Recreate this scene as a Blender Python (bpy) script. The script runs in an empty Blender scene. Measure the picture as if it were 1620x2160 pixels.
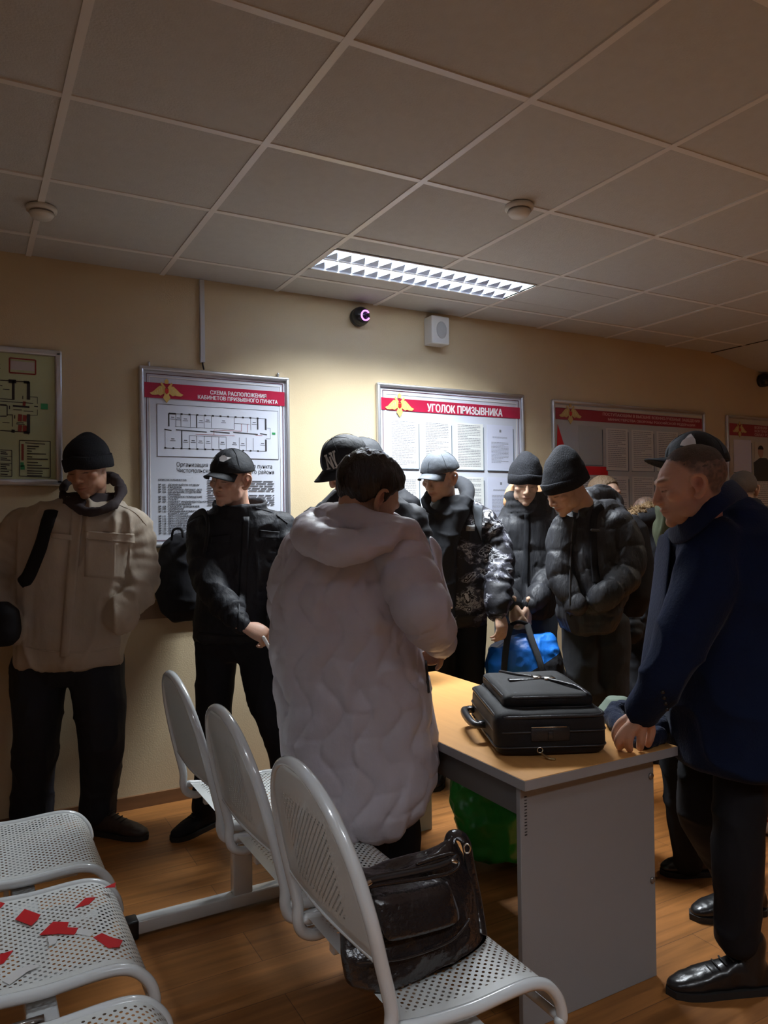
import bpy, bmesh, math, random
import numpy as np
from mathutils import Vector, Matrix
random.seed(7); np.random.seed(7)
PI = math.pi
S = bpy.context.scene
COL = S.collection

# ------------------------------------------------------------------ camera
FPX = 1597.3
YAW, PITCH, ROLL = 0.505692, 0.009012, -0.013148
CAMZ = 1.38                       # eye height of the photographer above the floor
cy, sy, cp, sp = math.cos(YAW), math.sin(YAW), math.cos(PITCH), math.sin(PITCH)
Wd = np.array([sy*cp, cy*cp, sp]); _r = np.array([cy, -sy, 0.0]); _u = np.cross(_r, Wd)
Rt = _r*math.cos(ROLL) + _u*math.sin(ROLL); Up = -_r*math.sin(ROLL) + _u*math.cos(ROLL)
RH = np.array([cy, -sy, 0.0]); WH = np.array([sy, cy, 0.0]); ZZ = np.array([0, 0, 1.0])
cam = bpy.data.cameras.new('camera'); camo = bpy.data.objects.new('camera', cam); COL.objects.link(camo)
M = Matrix((( Rt[0], Up[0], -Wd[0], 0), (Rt[1], Up[1], -Wd[1], 0), (Rt[2], Up[2], -Wd[2], CAMZ), (0, 0, 0, 1)))
camo.matrix_world = M
cam.sensor_fit = 'HORIZONTAL'; cam.sensor_width = 36.0; cam.lens = 36.0*FPX/1620
cam.clip_start = 0.05; cam.clip_end = 60
S.camera = camo

# ------------------------------------------------------------------ light and exposure
S.view_settings.view_transform = 'Standard'; S.view_settings.look = 'None'
S.view_settings.gamma = 1.0; S.view_settings.use_curve_mapping = False
S.view_settings.exposure = 0.0
wld = bpy.data.worlds.new('world'); S.world = wld; wld.use_nodes = True
wld.node_tree.nodes['Background'].inputs[0].default_value = (0.55, 0.52, 0.5, 1)
wld.node_tree.nodes['Background'].inputs[1].default_value = 0.25
CEIL = 1.225 + CAMZ
WALLY = 3.80
LAMPS = [  # x centre, y centre, power, colour   (lamp tubes; all but the first are added out of view as fill)
    (2.065, 3.235, 90.0, (0.90, 0.96, 1.0)),
    (1.30, -0.55, 34.0, (0.90, 0.95, 1.0)),
    (4.37, 1.75, 42.0, (1.0, 0.87, 0.68)),
    (-0.55, 0.35, 22.0, (0.90, 0.95, 1.0)),
]
for (lx, ly, pw, lc) in LAMPS:
    for k in (-1, 1):
        L = bpy.data.lights.new('tube_light', 'AREA'); L.shape = 'RECTANGLE'
        L.size = 1.12; L.size_y = 0.10; L.energy = pw/2; L.color = lc; L.spread = 2.05
        o = bpy.data.objects.new('tube_light', L); COL.objects.link(o)
        o.location = (lx, ly + 0.07*k, CEIL + 0.045)

# ------------------------------------------------------------------ helpers
DZ = 0.0      # moves a whole figure nearer or further
def at(px, py, zc):
    """point seen at pixel px,py at distance zc along the view axis"""
    zc = zc+DZ
    return np.array([0, 0, CAMZ]) + Wd*zc + Rt*((px-810)/FPX*zc) - Up*((py-1080)/FPX*zc)
def onz(px, py, z):
    d = Wd + Rt*((px-810)/FPX) - Up*((py-1080)/FPX)
    return np.array([0, 0, CAMZ]) + d*((z-CAMZ)/d[2])
def ony(px, py, Y=WALLY):
    d = Wd + Rt*((px-810)/FPX) - Up*((py-1080)/FPX)
    return np.array([0, 0, CAMZ]) + d*(Y/d[1])

def mat(name, col, rough=0.6, metal=0.0, spec=0.5, bump=0.0, bscale=60.0, stretch=(1, 1, 1), var=0.0, vscale=8.0,
        emit=None, sheen=0.0, coat=0.0, sss=0.0, attr=False, detail=4):
    m = bpy.data.materials.new(name); m.use_nodes = True
    nt = m.node_tree; N = nt.nodes; Lk = nt.links; b = N['Principled BSDF']
    c = (col[0], col[1], col[2], 1)
    b.inputs['Base Color'].default_value = c; b.inputs['Roughness'].default_value = rough
    b.inputs['Metallic'].default_value = metal; b.inputs['Specular IOR Level'].default_value = spec
    b.inputs['Sheen Weight'].default_value = sheen; b.inputs['Coat Weight'].default_value = coat
    b.inputs['Sheen Roughness'].default_value = 0.4
    if sss:
        b.inputs['Subsurface Weight'].default_value = sss; b.inputs['Subsurface Radius'].default_value = (1, .3, .15)
        b.inputs['Subsurface Scale'].default_value = 0.012
    if emit:
        b.inputs['Emission Color'].default_value = (emit[0], emit[1], emit[2], 1); b.inputs['Emission Strength'].default_value = emit[3]
    tc = N.new('ShaderNodeTexCoord'); mp = N.new('ShaderNodeMapping'); Lk.new(tc.outputs['Object'], mp.inputs['Vector'])
    mp.inputs['Scale'].default_value = stretch
    src = None
    if attr:
        a = N.new('ShaderNodeAttribute'); a.attribute_name = 'Col'; src = a.outputs['Color']
    if var:
        n = N.new('ShaderNodeTexNoise'); n.inputs['Scale'].default_value = vscale; n.inputs['Detail'].default_value = 5
        Lk.new(mp.outputs[0], n.inputs['Vector'])
        r = N.new('ShaderNodeMapRange'); r.inputs['To Min'].default_value = 1-var; r.inputs['To Max'].default_value = 1+var
        r.inputs['From Min'].default_value = .25; r.inputs['From Max'].default_value = .75
        Lk.new(n.outputs['Fac'], r.inputs['Value'])
        mx = N.new('ShaderNodeVectorMath'); mx.operation = 'SCALE'
        if src is None: mx.inputs[0].default_value = col[:3]
        else: Lk.new(src, mx.inputs[0])
        Lk.new(r.outputs[0], mx.inputs['Scale']); src = mx.outputs[0]
    if src is not None: Lk.new(src, b.inputs['Base Color'])
    if bump:
        n2 = N.new('ShaderNodeTexNoise'); n2.inputs['Scale'].default_value = bscale; n2.inputs['Detail'].default_value = detail
        Lk.new(mp.outputs[0], n2.inputs['Vector'])
        bp = N.new('ShaderNodeBump'); bp.inputs['Strength'].default_value = bump; bp.inputs['Distance'].default_value = 0.01
        Lk.new(n2.outputs['Fac'], bp.inputs['Height']); Lk.new(bp.outputs[0], b.inputs['Normal'])
    return m

def tag(o, label=None, cat=None, group=None, kind=None):
    if label: o['label'] = label
    if cat: o['category'] = cat
    if group: o['group'] = group
    if kind: o['kind'] = kind
    return o
def empty(name, loc, label=None, cat=None, group=None):
    o = bpy.data.objects.new(name, None); COL.objects.link(o); o.location = tuple(loc); o.empty_display_size = .1
    o['base_point'] = [float(v) for v in loc]
    return tag(o, label, cat, group)
def mk(name, V, F, m, parent=None, base=None, smooth=True, col=None, uv=None):
    """one mesh object from world-space vertices; base is the origin of a top-level thing"""
    if parent is not None: base = parent['base_point']
    if base is None: base = (0, 0, 0)
    base = np.array(base, float)
    V = np.asarray(V, float) - base
    me = bpy.data.meshes.new(name); me.from_pydata(V.tolist(), [], [list(map(int, f)) for f in F]); me.update()
    if m is not None: me.materials.append(m)
    if smooth: me.polygons.foreach_set('use_smooth', [True]*len(me.polygons))
    if col is not None:
        at_ = me.attributes.new('Col', 'FLOAT_COLOR', 'POINT')
        at_.data.foreach_set('color', np.concatenate([col, np.ones((len(col), 1))], 1).astype(np.float32).ravel())
    if uv is not None:
        l = me.uv_layers.new(name='UVMap'); li = np.zeros(len(me.loops), int); me.loops.foreach_get('vertex_index', li)
        l.data.foreach_set('uv', np.asarray(uv, np.float32)[li].ravel())
    o = bpy.data.objects.new(name, me); COL.objects.link(o)
    if parent is not None: o.parent = parent
    else: o.location = tuple(base)
    o['base_point'] = [float(v) for v in base]
    return o
def cat_parts(parts):
    V = []; F = []; n = 0
    for v, f in parts:
        V.append(np.asarray(v, float)); F += [[i+n for i in q] for q in f]; n += len(v)
    return np.concatenate(V), F
def box(x0, x1, y0, y1, z0, z1):
    V = [(x0, y0, z0), (x1, y0, z0), (x1, y1, z0), (x0, y1, z0), (x0, y0, z1), (x1, y0, z1), (x1, y1, z1), (x0, y1, z1)]
    return np.array(V, float), [(0, 3, 2, 1), (4, 5, 6, 7), (0, 1, 5, 4), (1, 2, 6, 5), (2, 3, 7, 6), (3, 0, 4, 7)]
def rbox(x0, x1, y0, y1, z0, z1, r=.004, seg=2):
    bm = bmesh.new(); v, f = box(x0, x1, y0, y1, z0, z1)
    vs = [bm.verts.new(p) for p in v]; [bm.faces.new([vs[i] for i in q]) for q in f]
    bmesh.ops.bevel(bm, geom=bm.edges[:], offset=r, segments=seg, profile=.5, affect='EDGES')
    bm.verts.index_update(); V = np.array([v.co[:] for v in bm.verts]); F = [[q.index for q in f.verts] for f in bm.faces]; bm.free()
    return V, F
def ell(c, r, rot=None, nu=20, nv=12):
    V = []; F = []
    for j in range(nv+1):
        t = PI*j/nv
        for i in range(nu):
            a = 2*PI*i/nu; V.append((math.sin(t)*math.cos(a), math.sin(t)*math.sin(a), math.cos(t)))
    for j in range(nv):
        for i in range(nu):
            F.append((j*nu+i, (j+1)*nu+i, (j+1)*nu+(i+1) % nu, j*nu+(i+1) % nu))
    V = np.array(V)*np.array(r)
    if rot is not None: V = V@np.array(rot).T
    return V+np.array(c, float), F
def crom(P, n=6):
    P = [np.array(p, float) for p in P]
    if len(P) < 3: 
        return [P[0]*(1-t)+P[1]*t for t in np.linspace(0, 1, n+1)]
    Q = [2*P[0]-P[1]]+P+[2*P[-1]-P[-2]]; out = []
    for i in range(1, len(Q)-2):
        for k in range(n):
            t = k/n; a, b, c, d = Q[i-1:i+3]
            out.append(.5*((2*b)+(-a+c)*t+(2*a-5*b+4*c-d)*t*t+(-a+3*b-3*c+d)*t**3))
    out.append(P[-1]); return out
def tube(P, R, n=6, seg=14, flat=1.0, up=None, caps=True, sub=True):
    """swept tube; P points, R radii; flat squashes it along 'up'"""
    if np.isscalar(R): R = [R]*len(P)
    Q = [np.append(np.array(p, float), r) for p, r in zip(P, R)]
    Q = crom(Q, n) if sub else Q
    C = np.array([q[:3] for q in Q]); Rr = np.array([max(q[3], 1e-4) for q in Q])
    if caps:  # rounded ends
        t0 = C[0]-C[1]; t0 /= np.linalg.norm(t0)+1e-9; t1 = C[-1]-C[-2]; t1 /= np.linalg.norm(t1)+1e-9
        a = [(C[0]+t0*Rr[0]*s*flat, Rr[0]*math.sqrt(max(0, 1-s*s))) for s in (.97, .8, .5, .25)]
        b = [(C[-1]+t1*Rr[-1]*s*flat, Rr[-1]*math.sqrt(max(0, 1-s*s))) for s in (.25, .5, .8, .97)]
        C = np.array([p for p, _ in a]+list(C)+[p for p, _ in b]); Rr = np.array([q for _, q in a]+list(Rr)+[q for _, q in b])
    V = []; F = []; prev = None
    for i in range(len(C)):
        t = C[min(i+1, len(C)-1)]-C[max(i-1, 0)]; t = t/(np.linalg.norm(t)+1e-12)
        if prev is None:
            ref = np.array(up, float) if up is not None else (ZZ if abs(t[2]) < .9 else np.array([1., 0, 0]))
            nrm = ref-t*(ref@t)
        else: nrm = prev-t*(prev@t)
        if np.linalg.norm(nrm) < 1e-6: nrm = np.cross(t, [1, .3, .2])
        nrm /= np.linalg.norm(nrm); prev = nrm; bi = np.cross(t, nrm)
        for k in range(seg):
            a = 2*PI*k/seg; V.append(C[i]+nrm*math.cos(a)*Rr[i]*flat+bi*math.sin(a)*Rr[i])
    for i in range(len(C)-1):
        for k in range(seg): F.append((i*seg+k, i*seg+(k+1) % seg, (i+1)*seg+(k+1) % seg, (i+1)*seg+k))
    F.append(list(range(seg))[::-1]); F.append([(len(C)-1)*seg+k for k in range(seg)])
    return np.array(V), F
def loft(rings, n=28):
    """rings: (centre, axis a, axis b, exponent); closed with caps"""
    V = []; F = []
    for c, a, b, e in rings:
        for k in range(n):
            t = 2*PI*k/n; ct, st = math.cos(t), math.sin(t)
            V.append(np.array(c)+np.array(a)*math.copysign(abs(ct)**(2/e), ct)+np.array(b)*math.copysign(abs(st)**(2/e), st))
    for i in range(len(rings)-1):
        for k in range(n): F.append((i*n+k, i*n+(k+1) % n, (i+1)*n+(k+1) % n, (i+1)*n+k))
    F.append(list(range(n))[::-1]); F.append([(len(rings)-1)*n+k for k in range(n)])
    return np.array(V), F
def fuse(parts, vox=.01, smooth=2, fac=.5):
    V, F = cat_parts(parts)
    me = bpy.data.meshes.new('tmp'); me.from_pydata(V.tolist(), [], F); me.update()
    o = bpy.data.objects.new('tmp', me); COL.objects.link(o)
    # outward normals for each shell
    bm = bmesh.new(); bm.from_mesh(me); bmesh.ops.recalc_face_normals(bm, faces=bm.faces[:]); bm.to_mesh(me); bm.free()
    r = o.modifiers.new('r', 'REMESH'); r.mode = 'VOXEL'; r.voxel_size = vox; r.adaptivity = 0
    if smooth:
        s = o.modifiers.new('s', 'SMOOTH'); s.factor = fac; s.iterations = smooth
    dg = bpy.context.evaluated_depsgraph_get(); ev = o.evaluated_get(dg); m2 = ev.to_mesh()
    n = len(m2.vertices); co = np.zeros(n*3); m2.vertices.foreach_get('co', co); co = co.reshape(-1, 3)
    F2 = [tuple(p.vertices) for p in m2.polygons]
    nr = np.zeros(n*3); m2.vertices.foreach_get('normal', nr); nr = nr.reshape(-1, 3)
    ev.to_mesh_clear(); bpy.data.objects.remove(o); bpy.data.meshes.remove(me)
    return co, F2, nr
def _h(i):
    s = np.sin(i[..., 0]*127.1+i[..., 1]*311.7+i[..., 2]*74.7)*43758.5453
    return s-np.floor(s)
def vn(p):
    i = np.floor(p); f = p-i; f = f*f*(3-2*f); out = 0
    for dx in (0, 1):
        for dy in (0, 1):
            for dz in (0, 1):
                w = (f[:, 0] if dx else 1-f[:, 0])*(f[:, 1] if dy else 1-f[:, 1])*(f[:, 2] if dz else 1-f[:, 2])
                out = out+w*_h(i+np.array([dx, dy, dz]))
    return out*2-1
def fbm(p, o=3):
    a = 1; s = 0
    for k in range(o): s = s+a*vn(p*2**k+17.3*k); a *= .5
    return s
def extrude_poly(pts, y0, y1):
    """pts: (x,z) outline, extruded along y"""
    n = len(pts); V = [(p[0], y0, p[1]) for p in pts]+[(p[0], y1, p[1]) for p in pts]
    F = [list(range(n)), [n+k for k in range(n)][::-1]]+[(k, n+k, n+(k+1) % n, (k+1) % n) for k in range(n)]
    return np.array(V), F
def text(body, x, z, width, height, m, parent, name='lettering', y=WALLY, bold=0.0, rot=0, spacing=1.0, fit=True, mtx=None, shear=0):
    """flat lettering on a plane facing -Y, left top corner at x,z"""
    c = bpy.data.curves.new('t', 'FONT'); c.body = body; c.size = 1; c.space_line = 0.95*spacing; c.shear = shear
    o = bpy.data.objects.new('t', c); COL.objects.link(o); bpy.context.view_layer.update()
    me = bpy.data.meshes.new_from_object(o.evaluated_get(bpy.context.evaluated_depsgraph_get()))
    bpy.data.objects.remove(o); bpy.data.curves.remove(c)
    n = len(me.vertices); co = np.zeros(n*3); me.vertices.foreach_get('co', co); co = co.reshape(-1, 3)
    F = [tuple(p.vertices) for p in me.polygons]; bpy.data.meshes.remove(me)
    if n == 0: return None
    mn, mx = co.min(0), co.max(0); s = (mx-mn)
    sx = width/s[0] if width else height/s[1]; sz = height/s[1] if height else sx
    X = (co[:, 0]-mn[0])*sx; Z = (co[:, 1]-mx[1])*sz
    if bold:   # heavier strokes
        k = bold*height*.55/(body.count('\n')+1); offs = [(-k, 0), (k, 0), (0, k*.7), (0, -k*.7), (0, 0)]; F = [tuple(i+n*j for i in f) for j in range(5) for f in F]
        X, Z = np.concatenate([X+a for a, b in offs]), np.concatenate([Z+b for a, b in offs]); n = len(X)
        if mtx is None: return mk(name, np.stack([x+X, np.repeat(y-.0001*np.arange(5), n//5), z+Z], 1), F, m, parent, smooth=False)
    if mtx is not None: return mk(name, mtx(X, Z), F, m, parent, smooth=False)
    V = np.stack([x+X, np.full(n, y), z+Z], 1)
    return mk(name, V, F, m, parent, smooth=False)
def prim_merge(name, parts, m, parent=None, base=None, smooth=False, **k):
    V, F = cat_parts(parts); return mk(name, V, F, m, parent, base, smooth, **k)
# ------------------------------------------------------------------ room materials
def wall_mat():
    m = mat('cream_wall_paint', (.64, .52, .335), .55, spec=.3, bump=.12, bscale=160, var=.04, vscale=3)
    return m
M_wall = wall_mat()
M_tile = mat('ceiling_tile', (.58, .595, .60), .9, spec=.1, bump=.25, bscale=140, var=.03, vscale=25)
M_bar = mat('ceiling_grid_white', (.80, .80, .80), .35)
M_alu = mat('satin_aluminium', (.62, .63, .66), .32, metal=.75, bump=.03, bscale=40)
M_black = mat('black_plastic', (.012, .012, .014), .35)
M_white = mat('white_plastic', (.72, .72, .69), .45)
def floor_mat():
    m = bpy.data.materials.new('laminate_floor'); m.use_nodes = True; nt = m.node_tree; N = nt.nodes; L = nt.links; b = N['Principled BSDF']
    tc = N.new('ShaderNodeTexCoord'); br = N.new('ShaderNodeTexBrick')
    br.inputs['Scale'].default_value = 1; br.inputs['Brick Width'].default_value = 1.28; br.inputs['Row Height'].default_value = .19
    br.inputs['Mortar Size'].default_value = .0012; br.offset = .37
    br.inputs['Color1'].default_value = (.33, .135, .036, 1); br.inputs['Color2'].default_value = (.25, .098, .025, 1)
    br.inputs['Mortar'].default_value = (.12, .05, .02, 1)
    L.new(tc.outputs['Object'], br.inputs['Vector'])
    mp = N.new('ShaderNodeMapping'); mp.inputs['Scale'].default_value = (1.6, 22, 1); L.new(tc.outputs['Object'], mp.inputs['Vector'])
    n = N.new('ShaderNodeTexNoise'); n.inputs['Scale'].default_value = 1.6; n.inputs['Detail'].default_value = 7; n.inputs['Distortion'].default_value = .6
    L.new(mp.outputs[0], n.inputs['Vector'])
    r = N.new('ShaderNodeMapRange'); r.inputs['From Min'].default_value = .3; r.inputs['From Max'].default_value = .7
    r.inputs['To Min'].default_value = .72; r.inputs['To Max'].default_value = 1.28; L.new(n.outputs['Fac'], r.inputs['Value'])
    v = N.new('ShaderNodeVectorMath'); v.operation = 'SCALE'; L.new(br.outputs['Color'], v.inputs[0]); L.new(r.outputs[0], v.inputs['Scale'])
    L.new(v.outputs[0], b.inputs['Base Color']); b.inputs['Roughness'].default_value = .42; b.inputs['Specular IOR Level'].default_value = .4
    bp = N.new('ShaderNodeBump'); bp.inputs['Strength'].default_value = .15; bp.inputs['Distance'].default_value = .002
    L.new(n.outputs['Fac'], bp.inputs['Height']); L.new(bp.outputs[0], b.inputs['Normal'])
    return m
M_floor = floor_mat()
M_skirt = mat('brown_skirting', (.20, .10, .045), .5, var=.15, vscale=6, stretch=(1, 8, 8))

XL, XR, YB = -2.2, 8.8, -3.2
XC = 4.956                                   # where the ceiling starts to fall
# ------------------------------------------------------------------ room shell
tag(prim_merge('floor', [box(XL, XR, YB, WALLY+.1, -.08, 0)], M_floor), kind='structure')
tag(prim_merge('wall_back', [box(XL-.1, XR+.1, WALLY, WALLY+.12, -.08, CEIL+.3)], M_wall), kind='structure')
tag(prim_merge('wall_left', [box(XL-.1, XL, YB, WALLY, -.08, CEIL+.3)], M_wall), kind='structure')
tag(prim_merge('wall_right', [box(XR, XR+.1, YB, WALLY, -.08, CEIL+.3)], M_wall), kind='structure')
tag(prim_merge('wall_front', [box(XL-.1, XR+.1, YB-.1, YB, -.08, CEIL+.3)], M_wall), kind='structure')
tag(prim_merge('baseboard_back', [box(XL, XR, WALLY-.016, WALLY, 0, .062)], M_skirt), kind='structure')
# wooden ledge along the wall behind the two men on the left
p = ony(305, 1262); q = ony(440, 1300)
tag(prim_merge('trim_1', [box(.28, 1.50, WALLY-.03, WALLY, p[2]-.10, p[2]-.035), box(.28, 1.50, WALLY-.045, WALLY, p[2]-.035, p[2]-.012)],
    mat('brown_wood_rail', (.22, .13, .07), .5, var=.1)), kind='structure')
# ceiling: tiles with small recessed edges, bars between them, holes left for the lamps
gx0, gy0 = .863, 1.722
xs = [gx0+.6*i for i in range(-6, 7)]; xs = [x for x in xs if XL < x < XC-.1]; xs = [XL]+xs+[XC]
ys = [gy0+.6*j for j in range(-9, 4)]; ys = [y for y in ys if YB < y < WALLY]; ys = [YB]+ys+[WALLY]
lamp_rects = [(lx-.6, lx+.6, ly-.15, ly+.15) for lx, ly, _, _ in LAMPS]
tiles = []; bars = []
def cut(x0, x1, y0, y1):
    """split a tile around the lamps"""
    out = [(x0, x1, y0, y1)]
    for a, b, c, d in lamp_rects:
        new = []
        for r in out:
            if r[0] >= b-1e-4 or r[1] <= a+1e-4 or r[2] >= d-1e-4 or r[3] <= c+1e-4: new.append(r); continue
            if r[2] < c: new.append((r[0], r[1], r[2], c))
            if r[3] > d: new.append((r[0], r[1], d, r[3]))
            if r[0] < a: new.append((r[0], a, max(r[2], c), min(r[3], d)))
            if r[1] > b: new.append((b, r[1], max(r[2], c), min(r[3], d)))
        out = new
    return out
for i in range(len(xs)-1):
    for j in range(len(ys)-1):
        for r in cut(xs[i], xs[i+1], ys[j], ys[j+1]):
            if r[1]-r[0] > .02 and r[3]-r[2] > .02:
                dz = random.uniform(-.0012, .0012)
                tiles.append(rbox(r[0]+.001, r[1]-.001, r[2]+.001, r[3]-.001, CEIL+.001+dz, CEIL+.02, .003, 1))
for x in xs[1:-1]:
    for (a, b) in [(YB, WALLY)]:
        segs = [(a, b)]
        for (p0, p1, p2, p3) in lamp_rects:
            if p0+.01 < x < p1-.01:
                segs = [s for t in segs for s in ((t[0], min(t[1], p2)), (max(t[0], p3), t[1])) if s[1]-s[0] > .01]
        for s in segs: bars.append(box(x-.012, x+.012, s[0], s[1], CEIL-.0035, CEIL+.004))
for y in ys[1:-1]:
    bars.append(box(XL, XC, y-.012, y+.012, CEIL-.003, CEIL+.004))
for a, b, c, d in lamp_rects[:1]:   # short bars beside the visible lamp
    bars.append(box(a-.0, b, c-.024, c, CEIL-.002, CEIL+.004)) if False else None
tag(prim_merge('ceiling', tiles, M_tile), kind='structure')
tag(prim_merge('trim_2', bars, M_bar), kind='structure')
# sloping ceiling beyond the corner
sl = -(1.229-1.113)/(5.607-4.956); x2 = XR
zz = CEIL+sl*(x2-XC)
V = [(XC, YB, CEIL), (x2, YB, zz), (x2, WALLY, zz), (XC, WALLY, CEIL), (XC, YB, CEIL+.05), (x2, YB, zz+.05), (x2, WALLY, zz+.05), (XC, WALLY, CEIL+.05)]
tag(prim_merge('ceiling', [(np.array(V), [(0, 3, 2, 1), (4, 5, 6, 7), (0, 1, 5, 4), (1, 2, 6, 5), (2, 3, 7, 6), (3, 0, 4, 7)])], M_tile), kind='structure')
tag(prim_merge('trim_3', [box(XC-.004, XC+.004, YB, WALLY, CEIL-.004, CEIL+.01)], mat('dark_gap', (.05, .04, .03), .8)), kind='structure')
tag(prim_merge('trim_4', [box(XL, XR, YB, WALLY, CEIL+.16, CEIL+.2)], M_tile), kind='structure')

# ------------------------------------------------------------------ ceiling lamp with louvre
M_rim = mat('white_lacquer', (.8, .8, .8), .35)
M_refl = mat('bright_reflector', (.92, .94, .97), .25)
M_blade_reflection = mat('louvre_metal', (.42, .50, .66), .3, metal=.4)
def lamp(lx, ly, label):
    e = empty('ceiling_lamp', (lx, ly, CEIL), label, 'ceiling lamp', None)
    a, b, c, d = lx-.598, lx+.598, ly-.149, ly+.149; z = CEIL
    prim_merge('rim', [box(a, b, c, c+.010, z-.004, z+.01), box(a, b, d-.010, d, z-.004, z+.01), box(a, a+.012, c, d, z-.004, z+.01), box(b-.012, b, c, d, z-.004, z+.01),
                       box(a+.012, b-.012, ly-.006, ly+.006, z-.001, z+.012)], M_rim, e)
    prim_merge('housing', [box(a, b, c, c+.004, z, z+.06), box(a, b, d-.004, d, z, z+.06), box(a, a+.004, c, d, z, z+.06), box(b-.004, b, c, d, z, z+.06), box(a, b, c, d, z+.056, z+.062)], M_refl, e)
    for row in (0, 1):
        y1 = d-.012 if row else ly-.007; y0 = ly+.007 if row else c+.012; n = 16; p = (b-a-.03)/n; blades_and_reflections = []
        for k in range(n):
            x0 = a+.015+k*p; x1 = x0+p*.98; xm = (x0+x1)/2
            # reflection in the far side reflector built as a wedge, tapering to its tip
            V = np.array([(x0, y1, z+.004), (x1, y1, z+.004), (xm, y0+(y1-y0)*.42, z+.010), (x0+.002, y1, z+.028), (x1-.002, y1, z+.028), (xm, y0+(y1-y0)*.42, z+.014)])
            blades_and_reflections.append((V, [(0, 1, 2), (3, 5, 4), (0, 3, 4, 1), (1, 4, 5, 2), (2, 5, 3, 0)]))
            blades_and_reflections.append(box(xm-.0006, xm+.0006, y0, y0+(y1-y0)*.44, z+.014, z+.03))
        prim_merge('louvre', blades_and_reflections, M_blade_reflection, e)
    return e
lamp(LAMPS[0][0], LAMPS[0][1], 'bright rectangular louvred ceiling lamp set in the tiles near the wall')
for i, (lx, ly, _, _) in enumerate(LAMPS[1:]):  # lamps out of view, added for their fill light
    lamp(lx, ly, ['louvred ceiling lamp behind the photographer, beyond the near end of the table', 'warm louvred ceiling lamp out to the right of the navy overcoat',
                  'louvred ceiling lamp above and left of the photographer'][i])

# ------------------------------------------------------------------ small things on the ceiling and wall
def smoke(px, py, label):
    c = onz(px, py, CEIL); c[2] = CEIL-.003
    e = empty('smoke_detector', c, label, 'smoke detector')
    def disc(r0, r1, z0, z1, nm, m):
        rings = [((c[0], c[1], z0), (r0, 0, 0), (0, r0, 0), 2), ((c[0], c[1], (z0+z1)/2), ((r0+r1)/2*1.02, 0, 0), (0, (r0+r1)/2*1.02, 0), 2), ((c[0], c[1], z1), (r1, 0, 0), (0, r1, 0), 2)]
        v, f = loft(rings, 32); return mk(nm, v, f, m, e)
    disc(.055, .055, CEIL-.003, CEIL-.02, 'base', M_white)
    disc(.043, .043, CEIL-.020, CEIL-.028, 'sensor_slot', mat('detector_slot', (.25, .24, .24), .6))
    disc(.047, .034, CEIL-.028, CEIL-.046, 'cover', M_white)
smoke(1095, 432, 'round white smoke detector right of the lamp')
smoke(88, 436, 'round white smoke detector on the far left of the ceiling')

def dome_cam(px, py, label, ring=True, phi=0):
    c = ony(px, py, WALLY-.04)
    e = empty('security_camera', (c[0], WALLY, c[2]), label, 'security camera')
    mk('housing', *ell(c, (.052, .05, .052), nu=28, nv=18), mat('black_dome', (.01, .01, .012), .25), e)
    v, f = loft([((c[0], WALLY, c[2]), (.05, 0, 0), (0, 0, .05), 2), ((c[0], WALLY-.03, c[2]), (.053, 0, 0), (0, 0, .053), 2)], 28)
    mk('mounting_base', v, f, M_black, e)
    if ring:
        d = np.array([.10, -.95, -.12]); d /= np.linalg.norm(d); q = c+d*.049
        ex = np.cross(d, ZZ); ex /= np.linalg.norm(ex); ez = np.cross(ex, d)
        pts = [q+(ex*math.cos(t)+ez*math.sin(t))*.026 for t in np.linspace(-2.6, 2.3, 26)]
        mk('infrared_ring', *tube(pts, .0045, n=1, seg=8), mat('violet_glow', (.5, .1, .6), .4, emit=(.75, .25, 1.0, 2.2)), e)
        mk('lens', *tube([q-d*.004, q+d*.003], .013, seg=20, caps=False), mat('lens_glass', (.01, .0, .02), .08), e)
dome_cam(761, 667, 'black dome camera with a glowing violet ring under the ceiling')
dome_cam(1614, 802, 'black dome camera at the right edge of the photo', ring=False)
# loudspeaker
c = ony(922, 699, WALLY-.05); s0 = ony(898, 665, WALLY-.09); s1 = ony(948, 733, WALLY-.09)
e = empty('wall_speaker', (c[0], WALLY, c[2]), 'white box loudspeaker on the wall under the lamp', 'loudspeaker')
w_ = .062; h_ = .082
prim_merge('cabinet', [rbox(c[0]-w_, c[0]+w_, WALLY-.09, WALLY, c[2]-h_, c[2]+h_, .008, 3)], M_white, e, smooth=True)
v, f = loft([((c[0]+.006, WALLY-.09, c[2]), (.036, 0, 0), (0, 0, .05), 2), ((c[0]+.006, WALLY-.0925, c[2]), (.034, 0, 0), (0, 0, .048), 2)], 32)
mk('grille', v, f, mat('speaker_mesh', (.55, .56, .54), .7, bump=.5, bscale=700), e)
# cable duct above the board
a = ony(424, 595, WALLY); b = ony(432, 766, WALLY)
e = empty('cable_duct', (a[0], WALLY, a[2]), 'thin white plastic cable duct running down to the office plan board', 'cable duct')
prim_merge('duct', [rbox(a[0]-.012, a[0]+.012, WALLY-.02, WALLY, b[2], CEIL-.002, .002, 1)], mat('duct_plastic', (.62, .63, .64), .5), e)
mk('cable', *tube([(a[0], WALLY-.01, b[2]+.005), (a[0]+.002, WALLY-.012, b[2]-.015), (a[0]+.004, WALLY-.02, b[2]-.035)], .004), M_black, e)

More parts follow.
